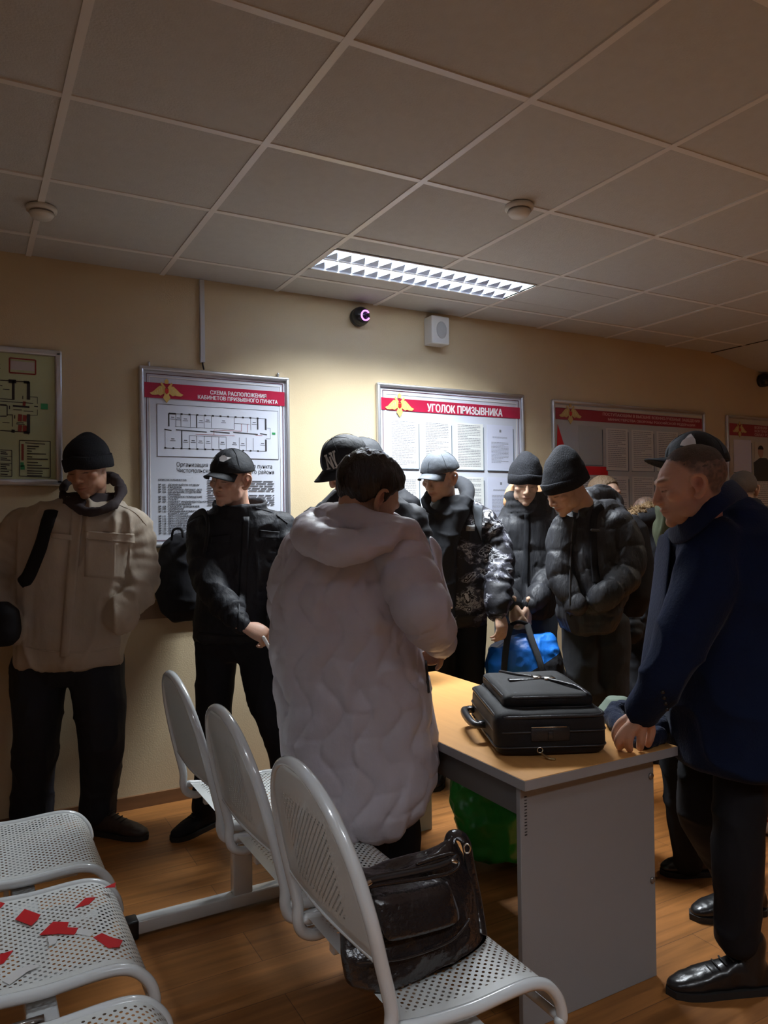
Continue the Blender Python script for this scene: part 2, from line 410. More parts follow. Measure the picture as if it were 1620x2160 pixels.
# ------------------------------------------------------------------ boards
M_panel = mat('pale_blue_board', (.66, .70, .80), .25, spec=.6)
M_panel2 = mat('grey_blue_board', (.50, .54, .56), .2, spec=.7)
M_green = mat('green_board', (.50, .56, .33), .35)
M_red = mat('crimson_band', (.42, .012, .05), .3)
M_redd = mat('muted_red_band', (.30, .03, .045), .3)
M_scar = mat('scarlet_print', (.55, .015, .02), .35)
M_ink = mat('black_ink', (.02, .02, .025), .6)
M_ink2 = mat('grey_ink', (.22, .23, .26), .7)
M_wh = mat('white_print', (.85, .85, .88), .4)
M_pk = mat('pale_pink_print', (.62, .42, .42), .4)
M_gold = mat('gold_print', (.75, .52, .16), .4)
M_goldl = mat('pale_gold_print', (.85, .74, .42), .4)
M_maroon = mat('maroon_line', (.10, .01, .03), .4)
M_paper = mat('paper', (.78, .80, .78), .6, var=.02)
M_paper2 = mat('bluish_paper', (.66, .70, .86), .6)
M_grn = mat('green_print', (.03, .30, .10), .5)
def frame(name, x0, x1, z0, z1, label, panel_m, cat='notice board', w=.022, hooks=False):
    e = empty(name, ((x0+x1)/2, WALLY, z0), label, cat)
    yf = WALLY-.028
    parts = []
    for (a, b, c, d) in ((x0, x1, z1-w, z1), (x0, x1, z0, z0+w), (x0, x0+w, z0+w*.2, z1-w*.2), (x1-w, x1, z0+w*.2, z1-w*.2)):
        parts.append(rbox(a, b, yf, WALLY, c, d, .008, 3))
    prim_merge('frame', parts, M_alu, e, smooth=True)
    prim_merge('panel', [box(x0+w*.8, x1-w*.8, WALLY-.012, WALLY-.002, z0+w*.8, z1-w*.8)], panel_m, e)
    if hooks:
        for x in (x0+.05, x1-.06): mk('hanger', *tube([(x, WALLY-.01, z1-.005), (x, WALLY-.01, z1+.018)], .006), M_alu, e)
    return e
YP = WALLY-.0125     # printed layer
def eagle(cx, cz, w, par, m=None, y=YP-.003):
    """double headed eagle badge"""
    m = m or M_gold; s = w/2; P = []
    wing = [(.08, .12), (.22, .30), (.42, .28), (.62, .10), (.80, -.08), (1.0, -.17), (.86, -.28), (.66, -.28), (.50, -.24), (.36, -.30), (.24, -.22), (.10, -.12)]
    for sg in (-1, 1):
        pts = [(cx+sg*a*s, cz+b*s) for a, b in wing]
        if sg < 0: pts = pts[::-1]
        P.append(extrude_poly(pts, y, y+.002))
        P.append(extrude_poly([(cx+sg*.05*s-.0001, cz+.2*s), (cx+sg*.30*s, cz+.52*s), (cx+sg*.36*s, cz+.40*s), (cx+sg*.28*s, cz+.30*s), (cx+sg*.2*s, cz+.05*s)][::sg], y-.001, y+.001))
    P.append(extrude_poly([(cx-.16*s, cz+.12*s), (cx-.14*s, cz-.25*s), (cx-.22*s, cz-.42*s), (cx, cz-.72*s), (cx+.22*s, cz-.42*s), (cx+.14*s, cz-.25*s), (cx+.16*s, cz+.12*s)], y-.001, y+.002))
    P.append(extrude_poly([(cx-.09*s, cz+.42*s), (cx+.09*s, cz+.42*s), (cx+.12*s, cz+.6*s), (cx, cz+.74*s), (cx-.12*s, cz+.6*s)], y-.001, y+.002))
    b = prim_merge('emblem', P, m, par)
    F2 = []
    for sg in (-1, 1):
        for k in range(5):
            a0 = .28+.12*k
            F2.append(extrude_poly([(cx+sg*a0*s, cz+(.20-.1*k)*s), (cx+sg*(a0+.035)*s, cz+(.19-.1*k)*s), (cx+sg*(a0+.02)*s, cz-.22*s)][::-sg], y-.0012, y-.0002))
    prim_merge('feathers', F2, M_goldl, b)
    prim_merge('shield', [extrude_poly([(cx-.10*s, cz+.10*s), (cx-.10*s, cz-.10*s), (cx, cz-.2*s), (cx+.10*s, cz-.10*s), (cx+.10*s, cz+.10*s)], y-.004, y-.001)], M_scar, b)
def lines(x0, x1, z1, z0, n, y=YP-.0025, thick=.35, fill=.95, seed=0, ind=False):
    """rows of words too small to read"""
    rnd = random.Random(seed); P = []; dz = (z1-z0)/n
    for k in range(n):
        z = z1-dz*k; x = x0; xe = x0+(x1-x0)*(fill if rnd.random() < .75 else rnd.uniform(.4, .9))
        while x < xe:
            wl = rnd.uniform(.006, .022)*(x1-x0)/.13
            P.append(box(x, min(x+wl, xe), y, y+.0005, z-dz*thick, z)); x += wl+.0022*(x1-x0)/.13
    return P
def bar2(x0, z0, x1, z1, t, y=YP-.002):
    """a straight printed stroke"""
    d = np.array([x1-x0, z1-z0]); L = np.linalg.norm(d)+1e-9; n = np.array([-d[1], d[0]])/L*t/2
    return extrude_poly([(x0+n[0], z0+n[1]), (x0-n[0], z0-n[1]), (x1-n[0], z1-n[1]), (x1+n[0], z1+n[1])], y, y+.001)
def W(px, py): q = ony(px, py, YP); return q[0], q[2]

# --- board with the list of offices
x0, zt = ony(293, 770, WALLY-.02)[[0, 2]]; x1 = ony(610, 798, WALLY-.02)[0]; zb = ony(330, 1156, WALLY-.02)[2]
e = frame('notice_board', x0, x1, zb, zt, 'tall silver framed board with a crimson heading, floor plan and office list', M_panel, hooks=True)
g = .036; prim_merge('border_line', [bar2(x0+g, zt-g, x1-g, zt-g, .003), bar2(x0+g, zb+g, x1-g, zb+g, .003), bar2(x0+g, zb+g, x0+g, zt-g, .003), bar2(x1-g, zb+g, x1-g, zt-g, .003)], M_maroon, e)
g2 = .05; prim_merge('inner_line', [bar2(x0+g2, zt-g2, x1-g2, zt-g2, .005), bar2(x0+g2, zb+g2, x0+g2, zt-g2, .005), bar2(x1-g2, zb+g2, x1-g2, zt-g2, .005)], M_wh, e)
bz1 = W(310, 806)[1]; bz0 = W(310, 838)[1]; bx0 = x0+.026; bx1 = x1-.026
prim_merge('heading_band', [box(bx0, bx1, YP-.003, YP, bz0, bz1)], M_red, e)
ex, ez = W(351, 825); eagle(ex, ez, .165, e, y=YP-.006)
tx0, _ = W(433, 822); tx1, _ = W(549, 834)
text('СХЕМА РАСПОЛОЖЕНИЯ', W(434, 0)[0], bz1-.018, W(551, 0)[0]-W(434, 0)[0], .021, M_wh, e, 'heading', YP-.0038, .08)
text('КАБИНЕТОВ ПРИЗЫВНОГО ПУНКТА', W(408, 0)[0], bz1-.046, W(575, 0)[0]-W(408, 0)[0], .020, M_wh, e, 'heading', YP-.0038, .08)
# floor plan drawing
px0, pz1 = W(331, 852)[0], W(331, 852)[1]; px1 = W(586, 866)[0]; pz0 = W(334, 962)[1]
prim_merge('plan_sheet', [box(px0, px1, YP-.001, YP, pz0, pz1)], mat('plan_paper', (.70, .74, .86), .4), e)
D = [bar2(px0, pz0, px1, pz0, .0015), bar2(px0, pz1, px1, pz1, .0015), bar2(px0, pz0, px0, pz1, .0015), bar2(px1, pz0, px1, pz1, .0015)]
def PP(u, v): return px0+(px1-px0)*u, pz1-(pz1-pz0)*v
def st(u0, v0, u1, v1, t): a = PP(u0, v0); b = PP(u1, v1); D.append(bar2(a[0], a[1], b[0], b[1], t))
st(.09, .17, .89, .17, .002); st(.06, .84, .89, .84, .002)
st(.09, .17, .09, .42, .006); st(.09, .17, .145, .17, .008); st(.89, .17, .89, .40, .009); st(.89, .60, .89, .84, .009)
for u in np.linspace(.19, .82, 11): st(u-.008, .17, u+.008, .17, .008)
for u in np.linspace(.06, .82, 13): st(u-.007, .84, u+.007, .84, .008)
for u0, u1 in ((.055, .11), (.145, .39), (.42, .58), (.61, .82), (.84, .90)): st(u0, .48, u1, .50, .005)
st(.31, .17, .31, .42, .005); st(.82, .17, .82, .40, .007); st(.19, .49, .19, .84, .005)
for u in (.145, .185, .26, .37, .43, .62, .76): st(u, .18, u, .42, .0014)
for u in (.25, .31, .37, .43, .49, .55, .66, .72, .78): st(u, .58, u, .83, .0014)
st(.14, .42, .62, .42, .0012); st(.25, .58, .55, .58, .0012); st(.62, .30, .75, .30, .0012); st(.06, .50, .06, .84, .0014); st(.89, .36, .93, .36, .001); st(.93, .36, .93, .58, .001); st(.89, .58, .93, .58, .001)
for u, v in ((.12, .24), (.165, .25), (.22, .26), (.345, .28), (.40, .26), (.53, .26), (.79, .26), (.12, .66), (.22, .68), (.28, .68), (.34, .68), (.40, .68), (.52, .69), (.62, .69), (.69, .70), (.86, .68)):
    st(u-.013, v, u+.013, v, .003); st(u-.02, v+.035, u+.02, v+.035, .002)
prim_merge('floor_plan', D, M_ink, e)
D = []; st(.30, .55, .62, .55, .0018); st(.45, .45, .45, .55, .0018); st(.45, .45, .68, .45, .0018); st(.68, .30, .68, .45, .0018); st(.73, .30, .73, .47, .0018); st(.80, .52, .86, .52, .0018)
prim_merge('escape_route', D, mat('route_red', (.35, .08, .08), .5), e)
D = []; st(.945, .47, .975, .47, .011); prim_merge('exit_mark', D, M_grn, e)
text('Организация работы призывного пункта\nЧистопольского муниципального района', W(362, 0)[0], W(362, 974)[1], W(566, 0)[0]-W(362, 0)[0], .058, M_ink, e, 'subheading', YP-.001)
lst = ['СПИСОК КАБИНЕТОВ:', '', '№ 101 - ДЕЖУРНЫЙ ПО ОТДЕЛУ', '№ 102 - ГАРДЕРОБ', '№ 103 - КАРТОТЕКА ЛИЧНЫХ ДЕЛ', '№ 104 - НАЧАЛЬНИК ОТДЕЛЕНИЯ', '             ПРИЗЫВА',
       '№ 105 - СЛУЖЕБНОЕ ПОМЕЩЕНИЕ', '№ 106 - ТУАЛЕТ', '№ 107 - КАБИНЕТ ИНДИВИДУАЛЬНОГО', '             СОБЕСЕДОВАНИЯ', '№ 108 - ГАРДЕРОБ ДЛЯ ВРАЧЕЙ', '№ 109 - СЕРВЕРНАЯ',
       '№ 110 - ПРИЗЫВНАЯ КОМИССИЯ', '             КОМИССАРИАТ', '№ 111 - ВРАЧ ОТОРИНОЛАРИНГОЛОГ', '№ 112 - ВРАЧ СТОМАТОЛОГ', '№ 113 - ВРАЧ ПСИХИАТР', '№ 114 - ВРАЧ НЕВРОЛОГ',
       '№ 115 - СТАРШИЙ ВРАЧ', '№ 116 - ВРАЧ ТЕРАПЕВТ', '№ 117 - ВРАЧ ХИРУРГ', '№ 118 - ВРАЧ ОКУЛИСТ']
lx0, lz1 = W(334, 1010); lz0 = W(340, 1127)[1]
text('\n'.join(lst), lx0, lz1, W(428, 0)[0]-lx0, lz1-lz0, M_ink, e, 'office_list', YP-.001, .05)
rx0, rz1 = W(437, 1013); rx1 = W(585, 1013)[0]
prim_merge('fine_print', lines(rx0, rx1, rz1, rz1-.135, 11, seed=4), M_ink, e)

# --- conscript corner
def sheets(e, cols, rows, mats, seed=0, dens=26, shadow=True):
    k = 0
    for (cz1, cz0) in rows:
        for (cx0, cx1) in cols:
            m, kind = mats[k % len(mats)]
            s = prim_merge('sheet', [box(cx0, cx1, YP-.003, YP-.002, cz0, cz1)], m, e)
            t = .004
            prim_merge('pocket', [box(cx1, cx1+t, YP-.006, YP, cz0-t, cz1-.02), box(cx0, cx1+t, YP-.006, YP, cz0-t, cz0)], mat('clear_pocket_edge', (.16, .20, .24), .2), s)
            w = cx1-cx0; h = cz1-cz0
            if kind == 0: T = lines(cx0+w*.08, cx1-w*.06, cz1-h*.04, cz0+h*.05, max(6, int(dens*h/.28)), y=YP-.0036, seed=seed+k, thick=.32)
            elif kind == 1: T = lines(cx0+w*.2, cx1-w*.2, cz1-h*.26, cz1-h*.3, 2, y=YP-.0036, seed=seed+k)+lines(cx0+w*.15, cx1-w*.15, cz1-h*.38, cz0+h*.15, int(dens*.5*h/.28)+3, y=YP-.0036, seed=seed+k, thick=.3)+[box(cx0+w*.47, cx0+w*.54, YP-.0036, YP-.003, cz1-h*.16, cz1-h*.1)]
            else: T = []
            if T: prim_merge('small_print', T, M_ink2, s)
            k += 1
x0, zt = ony(795, 806, WALLY-.02)[[0, 2]]; x1 = ony(1105, 835, WALLY-.02)[0]; zb = zt-.93
e = frame('notice_board', x0, x1, zb, zt, 'silver framed board with crimson heading and white sheets beside the man in a grey cap', M_panel)
g = .04; prim_merge('border_line', [bar2(x0+g, zt-g, x1-g, zt-g, .003), bar2(x0+g, zb+g, x0+g, zt-g, .003), bar2(x1-g, zb+g, x1-g, zt-g, .003)], M_maroon, e)
g = .058; prim_merge('inner_line', [bar2(x0+g, zt-g, x1-g, zt-g, .008), bar2(x0+g, zb+g, x0+g, zt-g, .008), bar2(x1-g, zb+g, x1-g, zt-g, .008)], M_wh, e)
bz1 = W(804, 838)[1]; bz0 = W(804, 864)[1]
prim_merge('heading_band', [box(x0+.03, x1-.03, YP-.003, YP, bz0, bz1)], M_red, e)
ex, ez = W(842, 855); eagle(ex, ez-.0, .195, e, y=YP-.006)
text('УГОЛОК ПРИЗЫВНИКА', W(889, 0)[0], bz1-.017, W(1046, 0)[0]-W(889, 0)[0], .047, M_wh, e, 'heading', YP-.0038, .08)
cols = []
for a, b in ((820, 882), (892, 951), (960, 1018), (1027, 1081)): cols.append((W(a, 900)[0], W(b, 900)[0]))
sheets(e, cols, [(W(820, 883)[1], W(820, 987)[1]), (W(820, 1003)[1], W(820, 1003)[1]-.29)], [(M_paper, 0), (M_paper, 0), (M_paper, 0), (M_paper2, 1)], 11)

# --- military schools
x0, zt = ony(1165, 842, WALLY-.02)[[0, 2]]; x1 = ony(1487, 872, WALLY-.02)[0]; zb = zt-1.0
e = frame('notice_board', x0, x1, zb, zt, 'wide grey board with a red heading and red stripe behind the hooded men', M_panel2)
bz1 = W(1175, 860)[1]; bz0 = W(1175, 884)[1]
prim_merge('heading_band', [box(x0+.03, x1-.03, YP-.003, YP, bz0, bz1)], M_redd, e)
prim_merge('inner_line', [bar2(x0+.03, zt-.04, x1-.03, zt-.04, .018)], mat('pale_line', (.6, .58, .52), .4), e)
ex, ez = W(1202, 872); eagle(ex, ez, .20, e, mat('dull_gold', (.55, .42, .16), .5), y=YP-.006)
text('ПОСТУПАЮЩИМ В ВЫСШИЕ ВОЕННО-УЧЕБНЫЕ ЗАВЕДЕНИЯ', W(1257, 0)[0], bz1-.009, W(1460, 0)[0]-W(1257, 0)[0], .024, M_pk, e, 'heading', YP-.0038, .08)
text('МИНИСТЕРСТВА ОБОРОНЫ РОССИЙСКОЙ ФЕДЕРАЦИИ', W(1268, 0)[0], bz1-.040, W(1450, 0)[0]-W(1268, 0)[0], .024, M_pk, e, 'heading', YP-.0038, .08)
a = W(1176, 895); b = W(1197, 963); c = W(1174, 963); prim_merge('red_wedge', [extrude_poly([a, (c[0], b[1]), (b[0], b[1])][::1], YP-.002, YP)], M_scar, e)
a = W(1222, 983); b = W(1282, 1000)
prim_merge('red_stripe', [box(W(1174, 0)[0], b[0], YP-.002, YP, W(1222, 1001)[1], W(1222, 983)[1])], M_scar, e)
M_wsh = mat('grey_sheet', (.62, .62, .60), .5); M_bsh = mat('cool_sheet', (.40, .44, .45), .5)
cols = [(W(a, 950)[0], W(b, 950)[0]) for a, b in ((1221, 1270), (1278, 1324), (1332, 1378), (1385, 1430), (1437, 1475))]
sheets(e, cols[:1], [(W(1221, 897)[1], W(1221, 980)[1])], [(M_bsh, 2)], 31)
sheets(e, cols[1:], [(W(1278, 903)[1], W(1278, 992)[1])], [(M_wsh, 0)], 41, 20)
sheets(e, cols, [(W(1278, 1004)[1], W(1278, 1004)[1]-.34)], [(M_wsh, 0)], 51, 20)

# --- right hand board
x0, zt = ony(1533, 875, WALLY-.02)[[0, 2]]; x1 = x0+1.4; zb = zt-1.0
e = frame('notice_board', x0, x1, zb, zt, 'silver framed board with a red heading and portrait photo at the right edge', mat('cream_grey_board', (.52, .51, .47), .3))
bz1 = W(1545, 893)[1]; bz0 = W(1545, 918)[1]
prim_merge('heading_band', [box(x0+.03, x1-.03, YP-.003, YP, bz0, bz1)], M_redd, e)
ex, ez = W(1559, 906); eagle(ex, ez, .17, e, mat('dull_gold', (.55, .42, .16), .5), y=YP-.006)
text('ВОЕННАЯ СЛУЖБА ПО\nКОНТРАКТУ В ВООРУЖЕННЫХ\nСИЛАХ РОССИЙСКОЙ', W(1575, 0)[0], bz1-.008, .50, .078, M_pk, e, 'heading', YP-.0038, .08)
a = W(1550, 927); b = W(1580, 997); sheets(e, [(W(1547, 950)[0], W(1584, 950)[0])], [(a[1], b[1])], [(M_paper2, 2)], 61)
sheets(e, [(W(1592, 950)[0], W(1592, 950)[0]+.32)], [(W(1594, 1014)[1], W(1594, 1014)[1]-.2)], [(M_paper, 0)], 62, 18)
ph = prim_merge('portrait_photo', [box(W(1591, 950)[0], W(1591, 950)[0]+.34, YP-.003, YP-.001, W(1591, 1007)[1], W(1591, 932)[1])], mat('photo_sky', (.55, .52, .45), .3), e)
u, v = W(1607, 950); yy = YP-.0036
prim_merge('portrait_uniform', [extrude_poly([(u-.10, v-.245), (u-.11, v-.10), (u-.03, v-.06), (u+.05, v-.06), (u+.12, v-.11), (u+.10, v-.245)][::1], yy, yy+.0005)], mat('photo_uniform', (.06, .065, .07), .4), ph)
prim_merge('portrait_face', [extrude_poly([(u-.02+.032*math.cos(t), v-.015+.045*math.sin(t)) for t in np.linspace(0, 2*PI, 18)[:-1]], yy-.001, yy)], mat('photo_skin', (.45, .28, .2), .4), ph)
prim_merge('portrait_hair', [extrude_poly([(u-.02+.034*math.cos(t), v+.005+.032*math.sin(t)) for t in np.linspace(0, PI, 12)], yy-.0015, yy-.001)], M_ink, ph)

# --- evacuation plan at the left edge
x1, zt = ony(130, 740, WALLY-.02)[[0, 2]]; zb = ony(128, 1025, WALLY-.02)[2]; x0 = x1-.95
e = frame('evacuation_plan', x0, x1, zb, zt, 'silver framed green evacuation plan at the left edge above the beige jacket', M_green, 'evacuation plan', w=.03)
P = []
def R(px, py): return W(px, py)
def seg(x, y, x2, y2, t): a = W(x, y); b = W(x2, y2); P.append(bar2(a[0], a[1], b[0], b[1], t))
seg(0, 802, 62, 806, .004); seg(0, 841, 29, 843, .003); seg(28, 803, 28, 843, .011); seg(18, 804, 34, 805, .016); seg(60, 806, 60, 843, .013); seg(50, 806, 62, 807, .012)
seg(0, 846, 70, 851, .003); seg(0, 854, 14, 855, .007); seg(27, 856, 62, 859, .008); seg(15, 855, 15, 877, .004); seg(0, 878, 14, 878, .004); seg(60, 874, 60, 914, .013); seg(50, 912, 62, 914, .012); seg(0, 908, 60, 912, .004); seg(24, 909, 31, 910, .014); seg(26, 876, 26, 900, .003); seg(15, 875, 27, 875, .003)
seg(62, 837, 79, 838, .002); seg(79, 838, 79, 852, .002); seg(62, 876, 79, 876, .002); seg(79, 864, 79, 876, .002); seg(72, 857, 80, 858, .004); seg(20, 856, 20, 863, .004); seg(48, 835, 48, 842, .003); seg(31, 876, 31, 883, .004)
seg(28, 864, 46, 865, .003); seg(50, 867, 70, 868, .003); seg(35, 891, 50, 892, .003); seg(34, 894, 52, 895, .003); seg(5, 891, 20, 892, .003); seg(6, 821, 20, 822, .003); seg(0, 813, 5, 814, .003)
seg(41, 929, 106, 931, .003); seg(41, 1004, 106, 1007, .003); seg(41, 929, 41, 1004, .003); seg(106, 931, 106, 1007, .003)
for y in (930+6, ): seg(53, 934, 95, 937, .0035)
for k, (y, x) in enumerate(((941, 82), (946, 75), (951, 67), (957, 97), (963, 68), (968, 101), (975, 80), (981, 88), (987, 104), (993, 90), (998, 90), (1003, 88))): seg(57, y, x, y+1, .0042)
seg(0, 949, 25, 950, .003); seg(25, 950, 25, 1005, .003); seg(0, 1004, 25, 1005, .003)
for y, x in ((953, 13), (957, 16), (966, 15), (970, 22), (980, 20), (984, 13), (988, 15), (994, 19), (1000, 16)): seg(1, y, x, y+1, .0045)
seg(0, 962, 25, 963, .0022); seg(0, 977, 25, 978, .0022); seg(0, 991, 25, 992, .0022)
prim_merge('floor_plan', P, M_ink, e)
P = []; seg(20, 755, 75, 760, .006); seg(20, 786, 75, 790, .006); seg(20, 755, 20, 786, .006); seg(75, 760, 75, 790, .006)
for y in (940, 946, 952, 958, 963, 968): seg(45, y, 50, y, .014)
seg(38, 881, 46, 882, .032); seg(48, 882, 56, 883, .028); seg(38, 903, 46, 904, .03); seg(48, 904, 56, 905, .03); seg(48, 851, 54, 852, .02)
prim_merge('red_marks', P, mat('dull_red_print', (.28, .04, .03), .5), e)
P = []; seg(86, 857, 101, 858, .026); seg(43, 980, 50, 980, .02); seg(43, 986, 52, 986, .02); prim_merge('green_marks', P, M_grn, e)
a = W(22, 758); b = W(73, 788); prim_merge('approval_note', [box(a[0], b[0], YP-.0025, YP-.0015, b[1]+.01, a[1]-.006)], mat('note_paper', (.55, .50, .50), .5), e)
text('К', W(0, 765)[0]-.02, W(0, 768)[1], .022, .02, M_ink, e, 'lettering', YP-.001, .08)
# ------------------------------------------------------------------ waiting benches with perforated steel seats
def perforated(name, col, pitch, rad, box_uv):
    """painted sheet steel pierced by a staggered grid of round holes, laid out in metres of UV"""
    m = mat(name, col, .38, spec=.5, coat=.2); nt = m.node_tree; N = nt.nodes; L = nt.links; b = N['Principled BSDF']
    uv = N.new('ShaderNodeUVMap'); uv.uv_map = 'UVMap'; sep = N.new('ShaderNodeSeparateXYZ'); L.new(uv.outputs[0], sep.inputs[0])
    def mt(op, a, b_=None, c=None):
        n = N.new('ShaderNodeMath'); n.operation = op
        for k, v in enumerate((a, b_, c)):
            if v is None: continue
            if isinstance(v, (int, float)): n.inputs[k].default_value = v
            else: L.new(v, n.inputs[k])
        return n.outputs[0]
    def grid(off):
        def ax(o, s): return mt('MULTIPLY', mt('SUBTRACT', mt('FRACT', mt('ADD', mt('DIVIDE', o, s), off)), .5), s)
        x = ax(sep.outputs[0], pitch[0]); y = ax(sep.outputs[1], pitch[1])
        return mt('LESS_THAN', mt('ADD', mt('MULTIPLY', x, x), mt('MULTIPLY', y, y)), rad*rad)
    h = mt('MAXIMUM', grid(0.0), grid(0.5))
    u0, u1, v0, v1 = box_uv
    ins = mt('MULTIPLY', mt('MULTIPLY', mt('GREATER_THAN', sep.outputs[0], u0), mt('LESS_THAN', sep.outputs[0], u1)),
             mt('MULTIPLY', mt('GREATER_THAN', sep.outputs[1], v0), mt('LESS_THAN', sep.outputs[1], v1)))
    L.new(mt('SUBTRACT', 1.0, mt('MULTIPLY', h, ins)), b.inputs['Alpha'])
    return m
M_steel = mat('grey_white_enamel', (.62, .65, .66), .2, spec=.6, coat=.7, bump=.03, bscale=30)
SW = .44            # seat width
M_seatp = perforated('perforated_seat', (.60, .62, .61), (.019, .019), .0034, (.03, .40, .028, SW-.028))
M_backp = perforated('perforated_back', (.60, .62, .61), (.0155, .0155), .0025, (.06, .25, -.115, .115))
M_chrome = mat('chromed_tube', (.7, .7, .7), .12, metal=1)
def sheet_solid(prof, y0, y1, ny, t=.004):
    """bent sheet along a profile of (x,z); uv = arc length, width"""
    P = crom([(x, 0, z) for x, z in prof], 5); P = np.array(P); s = np.concatenate([[0], np.cumsum(np.linalg.norm(np.diff(P, axis=0), axis=1))])
    V = []; UV = []; F = []; n = len(P)
    for i in range(n):
        for k in range(ny+1):
            y = y0+(y1-y0)*k/ny; V.append((P[i][0], y, P[i][2])); UV.append((s[i], y-y0))
    for i in range(n-1):
        for k in range(ny): F.append((i*(ny+1)+k, i*(ny+1)+k+1, (i+1)*(ny+1)+k+1, (i+1)*(ny+1)+k))
    return np.array(V), F, np.array(UV), P
def bench(xb, ycs, zs, label, ztop, lean, taped=None, feet=()):
    """row of seats facing +X; xb = back edge of the seats, zs = seat height"""
    e = empty('waiting_bench', (xb+.2, sum(ycs)/len(ycs), 0), label, 'bench', 'perforated steel waiting benches')
    D = .36
    y_lo, y_hi = min(ycs)-.23, max(ycs)+.23
    prim_merge('beam', [rbox(xb+.13, xb+.19, y_lo, y_hi, zs-.10, zs-.05, .005, 2)], M_steel, e, smooth=True)
    for fy in feet:
        prim_merge('leg', [rbox(xb+.13, xb+.20, fy-.022, fy+.022, .03, zs-.10, .006, 2)], M_steel, e, smooth=True)
        f = prim_merge('foot', [rbox(xb-.20, xb+.42, fy-.026, fy+.026, .012, .058, .006, 2)], M_steel, e, smooth=True)
        prim_merge('foot_cap', [rbox(xb-.245, xb-.195, fy-.029, fy+.029, .0, .062, .006, 2)], M_black, f, smooth=True)
        prim_merge('foot_cap', [rbox(xb+.415, xb+.465, fy-.029, fy+.029, .0, .062, .006, 2)], M_black, f, smooth=True)
    for n, yc in enumerate(ycs):
        y0, y1 = yc-SW/2, yc+SW/2
        prof = [(xb, zs+.012), (xb+.06, zs+.003), (xb+.16, zs-.003), (xb+.26, zs+.001), (xb+.31, zs-.002), (xb+.345, zs-.018), (xb+.372, zs-.052), (xb+.382, zs-.09)]
        V, F, UV, P = sheet_solid(prof, y0+.006, y1-.006, 2)
        st_ = mk('seat', V, F, M_seatp, e, uv=UV)
        # tubular rim on both sides and under the front
        for y in (y0, y1):
            pts = [(x, y, z-.006) for x, z in prof]+[(xb+.375, y, zs-.105)]
            mk('seat_rim', *tube(pts, .0125, n=5, seg=10), M_steel, st_)
        mk('seat_rim', *tube([(xb+.379, y0, zs-.10), (xb+.379, y1, zs-.10)], .010, n=1, seg=10), M_steel, st_)
        for y in (y0+.07, y1-.07): prim_merge('bracket', [rbox(xb+.03, xb+.30, y-.012, y+.012, zs-.05, zs-.018, .003, 1)], M_steel, st_)
        # bolts under the seat at the back
        sy_ = yc-SW/2-.03
        mk('cross_tube', *tube([(xb+.02, sy_, zs-.05), (xb+.16, sy_, zs-.05)], .013, n=1, seg=14, caps=False), M_chrome, st_)
        mk('tube_plug', *tube([(xb+.012, sy_, zs-.05), (xb+.021, sy_, zs-.05)], .0125, n=1, seg=14, caps=False), M_black, st_)
        # back: arched tube, both legs bend forward into the seat
        hw = SW/2
        def bp(u, v): # u across, v height above seat
            return (xb-.01-lean*max(v, 0)/(ztop-zs), yc+u, zs+v)
        H = ztop-zs
        arch = [(xb+.06, yc-hw+.004, zs-.030), (xb+.02, yc-hw+.002, zs-.036), bp(-hw, -.022), (xb-.022, yc-hw, zs+.01), bp(-hw, .05), bp(-hw, .13), bp(-hw*.985, H*.5), bp(-hw*.86, H*.72), bp(-hw*.58, H*.9), bp(-hw*.2, H*.99), bp(hw*.2, H*.99),
                bp(hw*.58, H*.9), bp(hw*.86, H*.72), bp(hw*.985, H*.5), bp(hw, .13), bp(hw, .05), (xb-.022, yc+hw, zs+.01), bp(hw, -.022), (xb+.02, yc+hw-.002, zs-.036), (xb+.06, yc+hw-.004, zs-.030)]
        bk = mk('backrest', *tube(arch, .0135, n=4, seg=12), M_steel, e)
        # back panel between arch, bottom edge .15 above the seat
        V = []; F = []; UV = []; rows = 16; cols_ = 12; v0 = .13
        def half(v):
            t = v/H
            ks = [(0, 1), (.5, .985), (.72, .86), (.9, .58), (.985, .2), (1.0, .05)]
            return hw*np.interp(t, [k[0] for k in ks], [k[1] for k in ks])
        for i in range(rows+1):
            v = v0+(H*.985-v0)*(1-(1-i/rows)**1.25); h = half(v)
            for k in range(cols_+1):
                u = -h+2*h*k/cols_; p = bp(u, v); q = 1-(u/hw)**2
                V.append((p[0]-.012*q, p[1], p[2])); UV.append((v-v0+.02, u))
        for i in range(rows):
            for k in range(cols_): F.append((i*(cols_+1)+k, i*(cols_+1)+k+1, (i+1)*(cols_+1)+k+1, (i+1)*(cols_+1)+k))
        pn = mk('back_panel', V, F, M_backp, bk, uv=UV)
        sd = pn.modifiers.new('s', 'SOLIDIFY'); sd.thickness = .002
        prim_merge('panel_hem', [tube([bp(-hw+.005, v0), (bp(0, v0)[0]-.012, yc, zs+v0), bp(hw-.005, v0)], .006, n=5, seg=8)], M_steel, bk, smooth=True)
        if taped == n:
            mt_ = mat('red_tape', (.50, .02, .025), .35); mw = mat('torn_white_tape', (.6, .6, .6), .4)
            def patch(pts, m, nm):
                pts = [onz(px, py, zs+.0012) for px, py in pts]; nn = len(pts)
                Vv = [p for p in pts]+[p+np.array([0, 0, .0012]) for p in pts]
                mk(nm, Vv, [list(range(nn))[::-1], [nn+k for k in range(nn)]]+[(k, (k+1) % nn, nn+(k+1) % nn, nn+k) for k in range(nn)], m, st_, smooth=False)
            patch([(32, 1940), (52, 1918), (85, 1930), (80, 1940), (66, 1953)], mt_, 'tape_scrap')
            patch([(158, 1916), (180, 1895), (202, 1893), (188, 1908)], mt_, 'tape_scrap')
            patch([(83, 1973), (112, 1945), (145, 1946), (142, 1957), (166, 1958), (157, 1972), (125, 1970)], mt_, 'tape_scrap')
